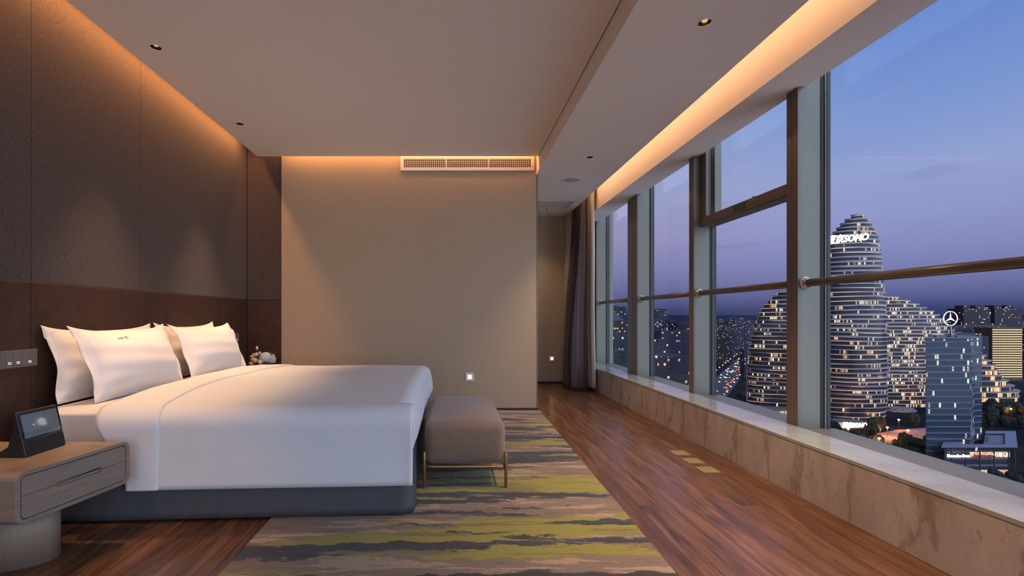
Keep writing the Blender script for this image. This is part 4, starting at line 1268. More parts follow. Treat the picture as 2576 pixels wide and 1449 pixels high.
# glass office block with the round emblem on its roof
fO = facade('office glazing', (0.05, 0.055, 0.082, 1), (0.016, 0.030, 0.052, 1), [(0, (1.0, 0.62, 0.3)), (0.6, (1.0, 0.9, 0.7)), (1, (0.5, 0.95, 0.65))], 1.45, 4.05, 0.07, 1.1, 0.06, (0.24, 0.98), 6.0, 0.0, 0.4, 0.12)
YO = 300.0
kO = YO/F
ztop = H-(853-CY)*kO
oA = (at2(2329, YO), YO); oB = (at2(2441, YO), YO); oC = (at2(2451, YO+13), YO+13); oD = (at2(2470, YO+14), YO+14)
off = empty('office_tower', ((oA[0]+oB[0])/2, YO+10, G), 'dark blue glass office tower carrying the round rooftop emblem', 'office tower')
foot = [oA, oB, oC, oD, (oD[0]+30, YO+42), (oA[0]+50, YO+42)]
wall_prism('glass_wall', foot, G, ztop, fO, off)
bm = NB()
prism(bm, [(x, y, ztop) for x, y in foot], (0, 0, 0.35)); obj('roof', bm, plain('grey roof deck', (0.075, 0.08, 0.11), 0.8, 0, .2, .4), off)
bm = NB()
inn = [(oA[0]+0.5, YO+0.5), (oB[0]-0.3, YO+0.5), (oC[0]-0.3, YO+13.2), (oD[0]-0.4, YO+14.4), (oD[0]+29.2, YO+41.5), (oA[0]+50, YO+41.5)]
for (p, q), (r_, s_) in zip(zip(foot, foot[1:]+foot[:1]), zip(inn, inn[1:]+inn[:1])):
    prism(bm, [(p[0], p[1], ztop), (q[0], q[1], ztop), (s_[0], s_[1], ztop), (r_[0], r_[1], ztop)], (0, 0, 1.1))
obj('parapet', bm, plain('parapet', (0.06, 0.065, 0.095), 0.5), off)
bm = NB()
nfl = int((ztop-G)/4.05)
for i in range(1, nfl):
    z = G+4.05*i
    if z > ztop-9: break
    for p, q in zip(foot[:4], foot[1:4]):
        d = Vector((q[0]-p[0], q[1]-p[1], 0)).normalized(); n_ = Vector((d.y, -d.x, 0))*0.45
        prism(bm, [(p[0], p[1], z), (q[0], q[1], z), (q[0]+n_.x, q[1]+n_.y, z), (p[0]+n_.x, p[1]+n_.y, z)], (0, 0, 0.35))
obj('sun_shelf', bm, plain('grey blue sun shelf', (0.085, 0.085, 0.125), 0.5), off)
rr_ = random.Random(5); RPM = plain('roof machinery', (0.12, 0.12, 0.15), 0.7)
for q in range(9):
    y = YO+rr_.uniform(5, 30); x = oA[0]+(y-YO)*1.1+rr_.uniform(3, 22); w_ = rr_.uniform(0.6, 2.0); obj('roof_unit', B(x, x+w_, y, y+w_, ztop+0.3, ztop+rr_.uniform(0.8, 2.2)), RPM, off)
# emblem: ring with a three-pointed star on a lattice mast
ce = at(2391, 801, YO+12); R_ = 18*(YO+12)/F
em = empty('emblem_mast', (ce.x, ce.y, ztop), 'white ring emblem with three pointed star on a lattice mast atop the office tower', 'sign')
n_ = Vector((0, -1, 0)); sx_ = Vector((1, 0, 0)); up = Vector((0, 0, 1))
def epos(a, r, o=0.0): return ce + sx_*(r*math.sin(a)) + up*(r*math.cos(a)) + n_*o
M['emblem'] = emit('white emblem light', (1.0, 0.93, 0.82), 1.15)
bm = NB(); g_ = [[bm.verts.new(epos(2*PI*q/72, R_*s_, o)) for s_, o in ((1.0, 0.2), (1.0, -0.2), (0.93, -0.2), (0.93, 0.2))] for q in range(72)]
for q in range(72):
    for k in range(4): bm.faces.new((g_[q][k], g_[(q+1) % 72][k], g_[(q+1) % 72][(k+1) % 4], g_[q][(k+1) % 4]))
obj('ring', bm, M['emblem'], em)
bm = NB()
for k in range(3):
    a = 2*PI*k/3
    t_, l_, r_, c1 = epos(a, R_*0.93), epos(a+PI/3, R_*0.16), epos(a-PI/3, R_*0.16), epos(0, 0, 0.45)
    c2 = epos(0, 0, -0.45)
    for c in (c1, c2):
        V = [bm.verts.new(x) for x in (t_, l_, c, r_)]
        bm.faces.new((V[0], V[1], V[2])); bm.faces.new((V[0], V[2], V[3]))
obj('star', bm, M['emblem'], em)
bm = NB()
zb = ce.z-R_
for dx, dy in ((-1, -1), (1, -1), (1, 1), (-1, 1)):
    tube(bm, [(ce.x+dx*1.6, ce.y+dy*1.6, ztop), (ce.x+dx*0.5, ce.y+dy*0.5, zb+0.2)], 0.14, 6)
for i in range(5):
    t = i/5; t2 = (i+1)/5; s1 = 1.6-1.1*t; s2 = 1.6-1.1*t2; z1_ = ztop+(zb-ztop)*t; z2_ = ztop+(zb-ztop)*t2
    for (a, b_), (c, d) in (((-1, -1), (1, -1)), ((1, -1), (1, 1)), ((1, 1), (-1, 1)), ((-1, 1), (-1, -1))):
        tube(bm, [(ce.x+a*s1, ce.y+b_*s1, z1_), (ce.x+c*s2, ce.y+d*s2, z2_)], 0.08, 5)
obj('lattice_mast', bm, plain('dark mast steel', (0.05, 0.05, 0.06), 0.5, 0.5), em)

# showroom podium in front of it
YS = 288.0
zr = H-(1124-CY)*YS/F
xa, xb_ = at2(2368, YS), at2(2560, YS)
sh_ = empty('car_showroom', ((xa+xb_)/2, YS+20, G), 'car showroom with flat canopy roof and white lit lettering below the office tower', 'showroom')
fS = facade('showroom glazing', (0.075, 0.065, 0.085, 1), (0.03, 0.03, 0.045, 1), COOL, 1.5, 4.6, 0.02, 0.8, 0.05, (0.25, 0.98), 8.0, 0.0)
SK = 1.22
def sk(x0, x1, y0, y1): return [(x0+(y0-YS)*SK, y0), (x1+(y0-YS)*SK, y0), (x1+(y1-YS)*SK, y1), (x0+(y1-YS)*SK, y1)]
def skbox(bm, x0, x1, y0, y1, z0, z1): prism(bm, [(x, y, z0) for x, y in sk(x0, x1, y0, y1)], (0, 0, z1-z0))
wall_prism('glass_wall', sk(xa+2, xb_-6.5, YS+4, YS+11), G, zr-1.2, fS, sh_)
wall_prism('glass_wall', sk(xa+27, xb_-6.5, YS+11, YS+36), G, zr-1.2, fS, sh_)
bm = NB()
for a in ((xa, xb_, YS, YS+5.5), (xa+27, xb_, YS+34, YS+40), (xa, xa+13, YS+5.5, YS+11), (xb_-8, xb_, YS+5.5, YS+34)):
    skbox(bm, a[0], a[1], a[2], a[3], zr-0.45, zr)
obj('canopy_roof', bm, plain('blue grey canopy', (0.12, 0.12, 0.175), 0.55, 0, 0.06, 0.5), sh_)
bm = NB(); skbox(bm, xa+27, xb_-9, YS+11, YS+30, zr-1.2, zr-0.7); skbox(bm, xa+29, xb_-11, YS+12, YS+26, zr-0.7, zr-0.1)
obj('lower_roof', bm, plain('grey lower roof', (0.09, 0.09, 0.12), 0.7, 0, .2, .6), sh_)
COLM = plain('black steel column', (0.015, 0.013, 0.015), 0.6)
for px in (2377, 2382, 2393, 2429, 2465, 2501, 2537, 2554):
    x = at2(px, YS+1.5); bm = NB(); tube(bm, [(x, YS+1.5, G), (x, YS+1.5, zr-0.45)], 0.32, 8); obj('column', bm, COLM, sh_)
if 0: obj('columns', bm, plain('black steel column', (0.015, 0.013, 0.015), 0.6), sh_)
bm = NB()
for py in (1152, 1170): box(bm, xa+6.5, xb_-1.6, YS+3.4, YS+4.1, H-(py-CY)*(YS+4)/F-0.5, H-(py-CY)*(YS+4)/F+0.5)
obj('floor_edge', bm, plain('pale floor edge', (0.11, 0.095, 0.115), 0.6), sh_)
sign('lettering', 'Mercedes-Benz', 2411, 1146.5, YS+0.9, 7.5, 56, sh_, emit('white letters', (1, 1, 0.97), 2.5), 0.0, 0.0, 0.012, 0.4)
# lit showroom floors with cars behind the glass
bm = NB()
for px0, px1, py0, py1 in ((2440, 2541, 1137, 1150), (2462, 2536, 1182, 1196)):
    box(bm, at2(px0, YS+3.8), at2(px1, YS+3.8), YS+3.85, YS+3.98, H-(py1-CY)*(YS+3.8)/F, H-(py0-CY)*(YS+3.8)/F)
m_, nt_, b_ = mat('lit showroom interior')
fz = noise(nt_, wcoords(nt_, (0.6, 0.6, 0.9)), 1.0, 3, 0.6)
rc = ramp(nt_, fz, [(0.35, (0.05, 0.025, 0.015)), (0.5, (0.9, 0.55, 0.28)), (0.7, (1, 0.88, 0.66))])
L(nt_, rc.outputs['Color'], b_.inputs['Emission Color']); b_.inputs['Emission Strength'].default_value = 0.8; b_.inputs['Base Color'].default_value = (0.1, 0.08, 0.06, 1)
obj('lit_floor', bm, m_, sh_)
def car(px, py, Y, paint, label, group='cars behind the showroom glass', flip=1):
    p = at(px, py, Y)
    c = empty('car', p, label, 'car', group)
    prof = [(-2.2, 0.25), (-2.25, 0.7), (-1.5, 0.85), (-0.8, 1.35), (0.7, 1.38), (1.4, 0.9), (2.2, 0.75), (2.25, 0.3)]
    bm = NB(); prism(bm, [(p.x+flip*x, p.y-0.9, p.z+z) for x, z in prof], (0, 1.8, 0)); obj('body', bm, paint, c, bevel=0.08)
    bm = NB(); prism(bm, [(p.x+flip*x, p.y-0.93, p.z+z) for x, z in ((-1.3, 0.88), (-0.75, 1.26), (0.62, 1.28), (1.15, 0.9))], (0, 1.86, 0)); obj('side_window', bm, M['black_plastic'], c)
    for x in (-1.4, 1.4):
        bm = NB(); lathe(bm, [(0, -0.95), (0.33, -0.95), (0.33, 0.95), (0, 0.95)], (p.x+x, p.y, p.z+0.33), 14, 'Y'); obj('wheels', bm, M['gasket'], c)
def carpaint(n, c, e): 
    m = plain(n, c, 0.3, 0, 0.02); b = m.node_tree.nodes['Principled BSDF']; return m
red = carpaint('red car paint', (0.75, 0.02, 0.02), 1); whitep = carpaint('white car paint', (0.8, 0.78, 0.72), 1); orangep = carpaint('orange car paint', (0.85, 0.2, 0.04), 1)
for px, py, pt, lab in ((2459, 1150, red, 'red car upstairs in the showroom, left of the second column'), (2477, 1150, red, 'red car upstairs in the showroom, right of the middle column'), (2493, 1150, red, 'red car upstairs in the showroom beside the white panels'),
                        (2478, 1195, whitep, 'white car on the showroom ground floor, left of the pair'), (2494, 1195, whitep, 'white car on the showroom ground floor, right of the pair'), (2528, 1195, orangep, 'orange car on the showroom ground floor')):
    car(px, py, YS+2.6, pt, lab)
bm = NB()
for px in (2502, 2518, 2535): box(bm, at2(px-2.6, YS+3.6), at2(px+2.6, YS+3.6), YS+3.6, YS+3.8, H-(1147-CY)*(YS+3.6)/F, H-(1141-CY)*(YS+3.6)/F)
obj('light_panels', bm, emit('white light panel', (1, 1, 0.95), 2.2), sh_)
for px, c_ in ((2470, 1), (2505, 1)): pass

# yellow-lit slab building at the right edge
fY = facade('yellow lit slab', (0.10, 0.06, 0.03, 1), (0.045, 0.032, 0.025, 1), [(0, (1.0, 0.60, 0.22)), (1, (1.0, 0.74, 0.34))], 2.9, 4.1, 0.0, 0.0, 0.16, (0.28, 0.98), 9.0)
ye = block('slab_building', 2496, 2570, 824, 720, 25, fY, 'slab building striped with yellow light lines at the right edge', 'building')
bm = NB(); Yk = 720/F
x0_, x1_ = at2(2496, 720), at2(2570, 720); zt_ = H-(826-CY)*Yk; n_fl = 21
for i in range(n_fl):
    z = zt_ - (i+0.6)*(zt_-(H-(950-CY)*Yk))/n_fl; box(bm, x0_, x1_, 719.3, 720, z-0.42, z+0.42)
obj('light_line', bm, emit('yellow facade light', (1.0, 0.66, 0.27), 1.25), ye)
bm = NB()
for i in range(18):
    x = x0_+(x1_-x0_)*i/17; box(bm, x-0.35, x+0.35, 719.5, 720, H-(957-CY)*Yk, zt_)
obj('pier', bm, plain('lit brown pier', (0.25, 0.16, 0.09), 0.8), ye)

# apartment blocks on the right skyline
fR = facade('right flats', (0.024, 0.024, 0.040, 1), (0.008, 0.008, 0.014, 1), AMBER, 3.4, 3.3, 0.10, 1.4, 0.2, (0.2, 0.75), 10.0)
block('apartment_block', 2424, 2492, 776, 900, 30, fR, 'dark twin topped apartment block right of the round emblem', 'apartment block', roofs=((2433, 2451, 8), (2464, 2482, 8)))
block('apartment_block', 2502, 2571, 776, 900, 30, fR, 'dark twin topped apartment block at the right edge above the yellow slab', 'apartment block', roofs=((2511, 2530, 8), (2542, 2560, 8)))
fQ = facade('old flats', (0.045, 0.047, 0.075, 1), (0.014, 0.015, 0.026, 1), AMBER, 3.0, 3.2, 0.10, 0.8, 0.2, (0.2, 0.75), 11.0)
block('apartment_block', 2398, 2535, 818, 760, 18, fQ, 'long grey apartment slab behind the office tower roof', 'apartment block')
block('apartment_block', 2400, 2470, 838, 690, 18, fQ, 'lower grey apartment slab just behind the office tower roof', 'apartment block')
block('glass_tower', 2469, 2487, 845, 650, 16, facade('narrow blue glass', (0.025, 0.028, 0.05, 1), (0.01, 0.013, 0.026, 1), COOL, 2.5, 3.5, 0.12, 0.9, 0.12, (0.2, 0.8), 12.0), 'narrow dark glass tower between office tower and yellow slab', 'tower')

# the city through the left panes
fD = facade('dark flats', (0.015, 0.015, 0.026, 1), (0.005, 0.005, 0.010, 1), AMBER, 2.3, 2.8, 0.13, 1.3, 0.2, (0.2, 0.75), 13.0)
fE = facade('pale flats', (0.032, 0.035, 0.062, 1), (0.010, 0.011, 0.022, 1), COOL, 2.5, 2.9, 0.11, 1.2, 0.22, (0.2, 0.72), 14.0)
fG = facade('grey flats', (0.022, 0.023, 0.044, 1), (0.007, 0.008, 0.016, 1), WARM, 2.5, 2.9, 0.10, 1.2, 0.22, (0.2, 0.72), 15.0)
block('apartment_block', 1796, 1838, 820, 1000, 26, fD, 'dark apartment tower beside the busy avenue', 'apartment block')
block('apartment_block', 1838.5, 1847, 824, 1005, 22, fG, 'slim lit edge tower touching the dark one by the avenue', 'apartment block')
block('apartment_block', 1848, 1874, 800, 1300, 20, fE, 'pale apartment tower left of the domed tower', 'apartment block', roofs=((1852, 1858, 3), (1864, 1870, 3)))
block('apartment_block', 1875.5, 1888, 806, 1300, 20, fE, 'pale apartment tower half hidden by the domed tower', 'apartment block')
block('apartment_block', 1795, 1822, 803, 1320, 20, fG, 'grey apartment slab above the dark tower by the avenue', 'apartment block')
block('low_building', 1842, 1866, 874, 1210, 14, fG, 'low grey building at the head of the avenue', 'building')
block('low_building', 1872.5, 1888, 880, 742, 12, fE, 'narrow pale building standing against the domed tower', 'building')
block('apartment_block', 1650, 1740, 897, 290, 30, fD, 'nearest apartment block low in the pane beside the wide column', 'apartment block')
block('apartment_block', 1616, 1654, 893, 284, 5.5, fG, 'plain wall end of the nearest block beside the wide column', 'apartment block')
block('apartment_block', 1640, 1684, 862, 400, 22, fG, 'stepped grey block behind the nearest one, at its left', 'apartment block', roofs=((1664, 1684, 8),))
block('apartment_block', 1664, 1742, 832, 470, 22, fG, 'broad grey slab behind the nearest apartment block', 'apartment block', roofs=((1676, 1688, 4), (1700, 1712, 4)))
block('apartment_block', 1634, 1662, 803, 640, 20, fE, 'pale block at the left of the pane beside the wide column', 'apartment block')
block('apartment_block', 1684, 1700, 806, 650, 20, fE, 'pale slim tower in the middle of that pane', 'apartment block')
block('apartment_block', 1704, 1740, 812, 620, 20, fG, 'grey slab at the right of that pane', 'apartment block')
block('low_building', 1524, 1582, 884, 250, 30, fD, 'nearest low flat roofed block in the last narrow window', 'building')
block('apartment_block', 1546, 1584, 842, 350, 22, fG, 'grey block behind the low flat roof in the last narrow window', 'apartment block', roofs=((1552, 1560, 4), (1570, 1577, 4)))
pg = block('pagoda_roof_tower', 1538, 1574, 806, 430, 22, fD, 'dark tower with a pointed tent roof in the last narrow window', 'tower')
xa_, xb2 = at2(1540, 430), at2(1572, 430); za_ = H-(806-CY)*430/F; zc_ = H-(785-CY)*430/F
bm = NB(); v4 = [bm.verts.new(p) for p in ((xa_, 430, za_), (xb2, 430, za_), (xb2, 452, za_), (xa_, 452, za_))]; tp = bm.verts.new(((xa_+xb2)/2, 441, zc_))
for i in range(4): bm.faces.new((v4[i], v4[(i+1) % 4], tp))
bm.faces.new(v4[::-1]); obj('tent_roof', bm, plain('dark roof', (0.03, 0.028, 0.045), 0.8), pg)
block('wide_block', 1520, 1575, 772, 620, 25, fG, 'wide rounded skyline block at the top of the last narrow window', 'apartment block', roofs=((1528, 1560, 3),))
block('wide_block', 1648, 1678, 777, 900, 25, fG, 'wide skyline block on the horizon beside the wide column', 'apartment block')

# many more blocks on the horizon, which nothing tells apart
rc_ = random.Random(11)
mats_ = [fG, fE, fD, fQ]
spots = []
for t_ in range(-4, 40): TAKEN.append((290+455*t_/20-34, 290+455*t_/20+34, 521+616*t_/20-18, 521+616*t_/20+18))
TAKEN += [(317, 421, 455, 512), (350, 420, 410, 455), (395, 580, 500, 560), (600, 720, 510, 620)]
for k in range(190):
    rng = rc_.choice(((1490, 1760), (1640, 1740), (1780, 1960), (1790, 1900), (2380, 2600), (2230, 2440)))
    px = rc_.uniform(*rng); Y = rc_.choice((760, 900, 1050, 1250, 1500, 1900, 2400)) * rc_.uniform(0.93, 1.07)
    if px > 2200 and Y < 1000: Y += 400
    hgt = rc_.uniform(35, 92); wpx = rc_.uniform(14, 34)*F/Y
    py = CY + (H-(G+hgt))*F/Y
    if 1785 < px+wpx and px-wpx < 1890 and Y < 1200: continue
    if len(spots) < 104 and free(at2(px-wpx, Y), at2(px+wpx, Y), Y, Y+24):
        spots.append((px, Y, wpx, py)); TAKEN.append((at2(px-wpx, Y), at2(px+wpx, Y), Y, Y+24))
for px, Y, wpx, py in sorted(spots, key=lambda s: s[1]):
    block('distant_block', px-wpx, px+wpx, py, Y, rc_.uniform(14, 24), rc_.choice(mats_), 'one of the many small hazy blocks on the far skyline', 'building', 'distant blocks on the skyline')

# low hills closing the horizon
def ridge(name, label, px0, px1, Y, hpx, col, seed):
    bm = NB(); n = 80; r = random.Random(seed); ph = [r.uniform(0, 6) for _ in range(4)]
    rows_ = [[], [], []]
    for i in range(n+1):
        px = px0+(px1-px0)*i/n; t = i/n
        h_ = hpx*(0.55+0.25*math.sin(t*7+ph[0])+0.15*math.sin(t*17+ph[1])+0.06*math.sin(t*41+ph[2]))*smooth(min(t, 1-t)*5+0.25)
        x = at2(px, Y)
        rows_[0].append(bm.verts.new((x, Y-700, G))); rows_[1].append(bm.verts.new((x, Y, H+(h_)*Y/F))); rows_[2].append(bm.verts.new((x, Y+900, G)))
    for a, b in zip(rows_, rows_[1:]):
        for i in range(n): bm.faces.new((a[i], a[i+1], b[i+1], b[i]))
    tag(obj(name, bm, plain(name+' surface', col, 1.0, 0, 0.1, 0.001, spec=0.0), smooth=True), label, 'hills', kind='structure')
ridge('hills', 'low dark hills along the far horizon', 1300, 3100, 9000, 9, (0.018, 0.022, 0.046), 4)

# the avenue, its traffic and lamps
def road_pt(t, s=0.0):
    x = 290 + 455*t; y = 521 + 616*t
    d = Vector((455, 616, 0)).normalized()
    return Vector((x + d.y*s, y - d.x*s, G))
bm = NB(); pr = [[bm.verts.new(road_pt(t/20, s) + Vector((0, 0, 0.15))) for s in (-17, 17)] for t in range(-4, 26)]
for a, b in zip(pr, pr[1:]): bm.faces.new((a[0], a[1], b[1], b[0]))
tag(obj('avenue', bm, plain('asphalt', (0.028, 0.025, 0.026), 0.7, 0, .2, .1)), 'broad avenue busy with traffic at the left of the domed tower', 'road', kind='structure')
M['tail'] = emit('red tail light', (1.0, 0.10, 0.04), 14.0); M['head'] = emit('white head light', (1.0, 0.86, 0.62), 14.0); M['sodium'] = emit('amber street light', (1.0, 0.50, 0.16), 16.0)
M['carbody'] = plain('dark car body', (0.05, 0.05, 0.055), 0.4); M['pole'] = plain('dark lamp pole', (0.05, 0.05, 0.05), 0.6)
dirv = Vector((455, 616, 0)).normalized(); side = Vector((dirv.y, -dirv.x, 0))
rr2 = random.Random(21)
def traffic_car(t, s, toward):
    p = road_pt(t, s) + Vector((0, 0, 0.15))
    c = empty('traffic_car', p, 'small car among the traffic on the avenue', 'car', 'cars on the avenue')
    def q(a, b_, z): return p + dirv*a + side*b_ + Vector((0, 0, z))
    bm = NB(); prism(bm, [q(a, -0.9, z) for a, z in ((-2.2, 0.2), (-2.2, 0.8), (-1.3, 1.4), (0.8, 1.4), (1.5, 0.8), (2.2, 0.7), (2.2, 0.2))], side*1.8); obj('body', bm, M['carbody'], c)
    bm = NB()
    for b_ in (-0.65, 0.65):
        cc = q(-2.25, b_, 0.75); 
        prism(bm, [cc + side*x + Vector((0, 0, z)) for x, z in ((-.33, -.28), (.33, -.28), (.33, .28), (-.33, .28))], dirv*0.05)
    obj('headlight' if toward else 'tail_light', bm, M['head'] if toward else M['tail'], c)
for k in range(96):
    t = rr2.random()**0.8*0.95 - 0.02; lane = rr2.choice((-13, -9.5, -6, -2.5, 2.5, 6, 9.5, 13))
    traffic_car(t, lane + rr2.uniform(-.5, .5), lane < 0)
def lamp(p, h, label, group, glow=True, arm=None):
    r = empty('street_lamp', p, label, 'street lamp', group)
    bm = NB(); tube(bm, [p, p + Vector((0, 0, h))], [0.16, 0.09], 6); obj('pole', bm, M['pole'], r)
    bm = NB(); lathe(bm, [(0, h-0.2), (0.75, h), (0.85, h+0.4), (0.5, h+0.85), (0, h+1.0)], p, 10); obj('lamp_head', bm, M['sodium'], r)
    return r
for k in range(15):
    t = k/15*0.98
    for s in (-19, 19):
        lamp(road_pt(t, s), 10, 'amber street lamp beside the busy avenue', 'street lamps along the avenue')
# far pinpricks of light: lamps too small and many to tell apart
bm = NB(); rr3 = random.Random(5)
for k in range(210):
    px = rr3.choice((rr3.uniform(1500, 1760), rr3.uniform(1785, 1960), rr3.uniform(2250, 2590)))
    Y = rr3.uniform(1300, 4200); py = CY - (G + rr3.uniform(6, 60) - H)*F/Y
    p = at(px, py, Y); s = rr3.uniform(0.25, 0.6)*Y/1000
    box(bm, p.x-s, p.x+s, p.y-s, p.y+s, p.z-s, p.z+s)
tag(obj('far_city_lights', bm, emit('far amber lights', (1.0, 0.62, 0.30), 2.2)), 'scattered pinpricks of amber light along the horizon', 'city lights', kind='stuff')

# plaza in front of the towers, with trees
pz = NB(); prism(pz, [(x, y, G) for x, y in ((340, 352), (395, 352), (470, 420), (400, 405), (352, 385))], (0, 0, 0.2))
tag(obj('plaza', pz, plain('red plaza paving', (0.26, 0.12, 0.09), 0.8, 0, .2, .3)), 'reddish paved plaza between dark trees below the tallest tower', 'plaza', kind='structure')
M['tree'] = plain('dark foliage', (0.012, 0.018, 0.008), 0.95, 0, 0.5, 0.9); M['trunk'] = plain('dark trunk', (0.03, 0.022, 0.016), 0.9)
def tree_mesh(seed):
    r = random.Random(seed); bm = NB()
    for k in range(7):
        c = Vector((r.uniform(-.5, .5), r.uniform(-.5, .5), r.uniform(0.35, 1.0)))*1.0
        n0 = len(bm.verts)
        bmesh.ops.create_icosphere(bm, subdivisions=3, radius=r.uniform(0.38, 0.6))
        bm.verts.ensure_lookup_table()
        for v in bm.verts[n0:]:
            v.co = v.co*(1+r.uniform(-.22, .22)) + c
    me = bpy.data.meshes.new('crown'); bm.to_mesh(me); bm.free(); me.materials.append(M['tree']); return me
TM = [tree_mesh(i) for i in range(5)]
tk = NB(); lathe(tk, [(0.09, 0), (0.06, 0.5), (0.03, 0.8)], (0, 0, 0), 8); TK = bpy.data.meshes.new('trunk'); tk.to_mesh(TK); tk.free(); TK.materials.append(M['trunk'])
rt = random.Random(17)
def tree(p, h, w_, label, group):
    r = empty('tree', p, label, 'tree', group)
    c = bpy.data.objects.new('crown', rt.choice(TM)); COL.objects.link(c); c.parent = r; c.scale = (w_, w_, h*0.62); c.location = (0, 0, h*0.12); c.rotation_euler.z = rt.uniform(0, 6)
    t = bpy.data.objects.new('trunk', TK); COL.objects.link(t); t.parent = r; t.scale = (h*0.35, h*0.35, h*0.7)
def ground_at(px, py):
    Y = (H-G)*F/(py-CY); return Vector((at2(px, Y), Y, G))
plan = []
for px, py, h in ((2100, 1098, 13), (2092, 1085, 11), (2112, 1092, 5), (2130, 1100, 5), (2150, 1104, 5), (2165, 1098, 5), (2180, 1096, 6), (2196, 1090, 16), (2205, 1086, 13), (2216, 1085, 16), (2228, 1086, 19), (2240, 1087, 21), (2250, 1080, 14), (2262, 1074, 13),
                  (2272, 1076, 20), (2284, 1074, 22), (2292, 1077, 18), (2300, 1072, 12), (2188, 1100, 10), (2172, 1106, 6), (2200, 1096, 11)):
    plan.append((px, py, h, 'tree in the dark cluster before the lit shopping podium', 'trees before the towers'))
for px, py, h in ((2170, 1118, 9), (2190, 1120, 9), (2206, 1124, 10), (2222, 1126, 9), (2150, 1112, 8)):
    plan.append((px, py, h, 'amber lit tree on the near side of the reddish plaza', 'trees on the near edge of the plaza'))
for k in range(34):
    px = rt.uniform(2236, 2345); py = 1132 + (px-2236)*0.10 + rt.uniform(-8, 40) - (12 if px > 2300 else 0); plan.append((px, py, rt.uniform(8, 13), 'dark tree in the thicket beside the office tower', 'trees beside the office tower'))
for k in range(40):
    px = rt.uniform(2468, 2600); py = rt.uniform(1012, 1080); plan.append((px, py, rt.uniform(8, 13), 'dark tree behind the showroom roof', 'trees behind the showroom'))
for k in range(30):
    px = rt.uniform(1796, 1885); py = rt.uniform(985, 1030)+ (1885-px)*0.1; plan.append((px, py, rt.uniform(9, 14), 'dark tree beside the domed tower', 'trees beside the domed tower'))
for k in range(14):
    px = rt.uniform(1795, 1835); py = rt.uniform(905, 935); plan.append((px, py, rt.uniform(9, 13), 'dark tree on the far side of the avenue', 'trees across the avenue'))
for k in range(18):
    px = rt.uniform(2500, 2610); py = rt.uniform(1205, 1262); plan.append((px, py, rt.uniform(5, 8), 'low tree in front of the showroom', 'trees in front of the showroom'))
placed = []
for px, py, h, lab, grp in plan:
    p = ground_at(px, py); w_ = h*0.42
    if any((p-q).length < 0.8*(w_+v) for q, v in placed) or not free(p.x-w_*0.8, p.x+w_*0.8, p.y-w_*0.8, p.y+w_*0.8): continue
    if YS-4 < p.y < YS+44 and xa-4 < p.x-(p.y-YS)*SK < xb_+5: continue
    if YO-4 < p.y < YO+46 and oA[0]-6 < p.x-(p.y-YO)*1.1 < oD[0]+5: continue
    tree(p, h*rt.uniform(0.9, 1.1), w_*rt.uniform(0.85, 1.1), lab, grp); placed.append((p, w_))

# street lamps on the plaza, with the light they give
M['sodium2'] = emit('orange plaza lamp', (1.0, 0.50, 0.16), 9.0)
def plaza_lamp(px, py, h, power, label):
    p = ground_at(px, py); r = lamp(p, h, label, 'plaza street lamps')
    l = bpy.data.lights.new('lamp_light', 'POINT'); l.energy = power; l.color = (1.0, 0.42, 0.16); l.shadow_soft_size = 0.6
    o = bpy.data.objects.new('lamp_light', l); COL.objects.link(o); o.location = p + Vector((0, 0, h-0.6))
for px, py, h, e, lab in ((2261, 1082, 9, 9000, 'plaza street lamp before the lit shopping podium'), (2284, 1108, 8, 16000, 'plaza street lamp at the right of the red paving'), (2212, 1130, 8, 12000, 'plaza street lamp nearest the windows'),
                     (2232, 1100, 8, 16000, 'plaza street lamp in the middle of the red paving'), (2134, 1098, 6, 5000, 'yellow street lamp among the trees at the left'), (2525, 1046, 9, 9000, 'street lamp behind the showroom roof, left one'), (2543, 1052, 9, 7000, 'street lamp behind the showroom roof, right one'),
                     (2090, 1060, 8, 8000, 'street lamp at the foot of the tallest tower')):
    plaza_lamp(px, py, h, e, lab)

# ------------------------------------------------------------------ sky
wd = bpy.data.worlds.new('dusk sky'); SC.world = wd; wd.use_nodes = True
nt = wd.node_tree; nt.nodes.clear()
out = nt.nodes.new('ShaderNodeOutputWorld'); bg = nt.nodes.new('ShaderNodeBackground')
tc = nt.nodes.new('ShaderNodeTexCoord'); sp = nt.nodes.new('ShaderNodeSeparateXYZ'); L(nt, tc.outputs['Generated'], sp.inputs[0])
stops = [(0.0, (50, 58, 96)), (0.014, (56, 66, 110)), (0.035, (91, 98, 148)), (0.065, (118, 122, 173)), (0.105, (133, 139, 192)), (0.16, (146, 155, 206)), (0.23, (148, 164, 213)), (0.31, (128, 154, 213)), (0.42, (106, 139, 208)), (0.6, (86, 122, 198)), (1.0, (72, 108, 186))]
r = ramp(nt, sp.outputs[2], [(p, srgb(*c)) for p, c in stops])
r2 = ramp(nt, sp.outputs[2], [(p, srgb(*c)) for p, c in ((0.0, (55, 61, 98)), (0.02, (80, 84, 131)), (0.045, (103, 105, 157)), (0.09, (133, 131, 181)), (0.15, (158, 152, 196)), (0.22, (166, 166, 206)), (0.32, (154, 172, 214)), (0.5, (120, 150, 206)), (1.0, (72, 108, 186)))])
# pinker towards the north (left panes), bluer to the right
az = math_(nt, 'DIVIDE', sp.outputs[0], math_(nt, 'ADD', math_(nt, 'MAXIMUM', sp.outputs[1], 0.0), 0.15))
azr = ramp(nt, az, [(0.25, (1, 1, 1)), (0.8, (0, 0, 0))])
sky = mixc(nt, azr.outputs['Color'], r.outputs['Color'], r2.outputs['Color'])
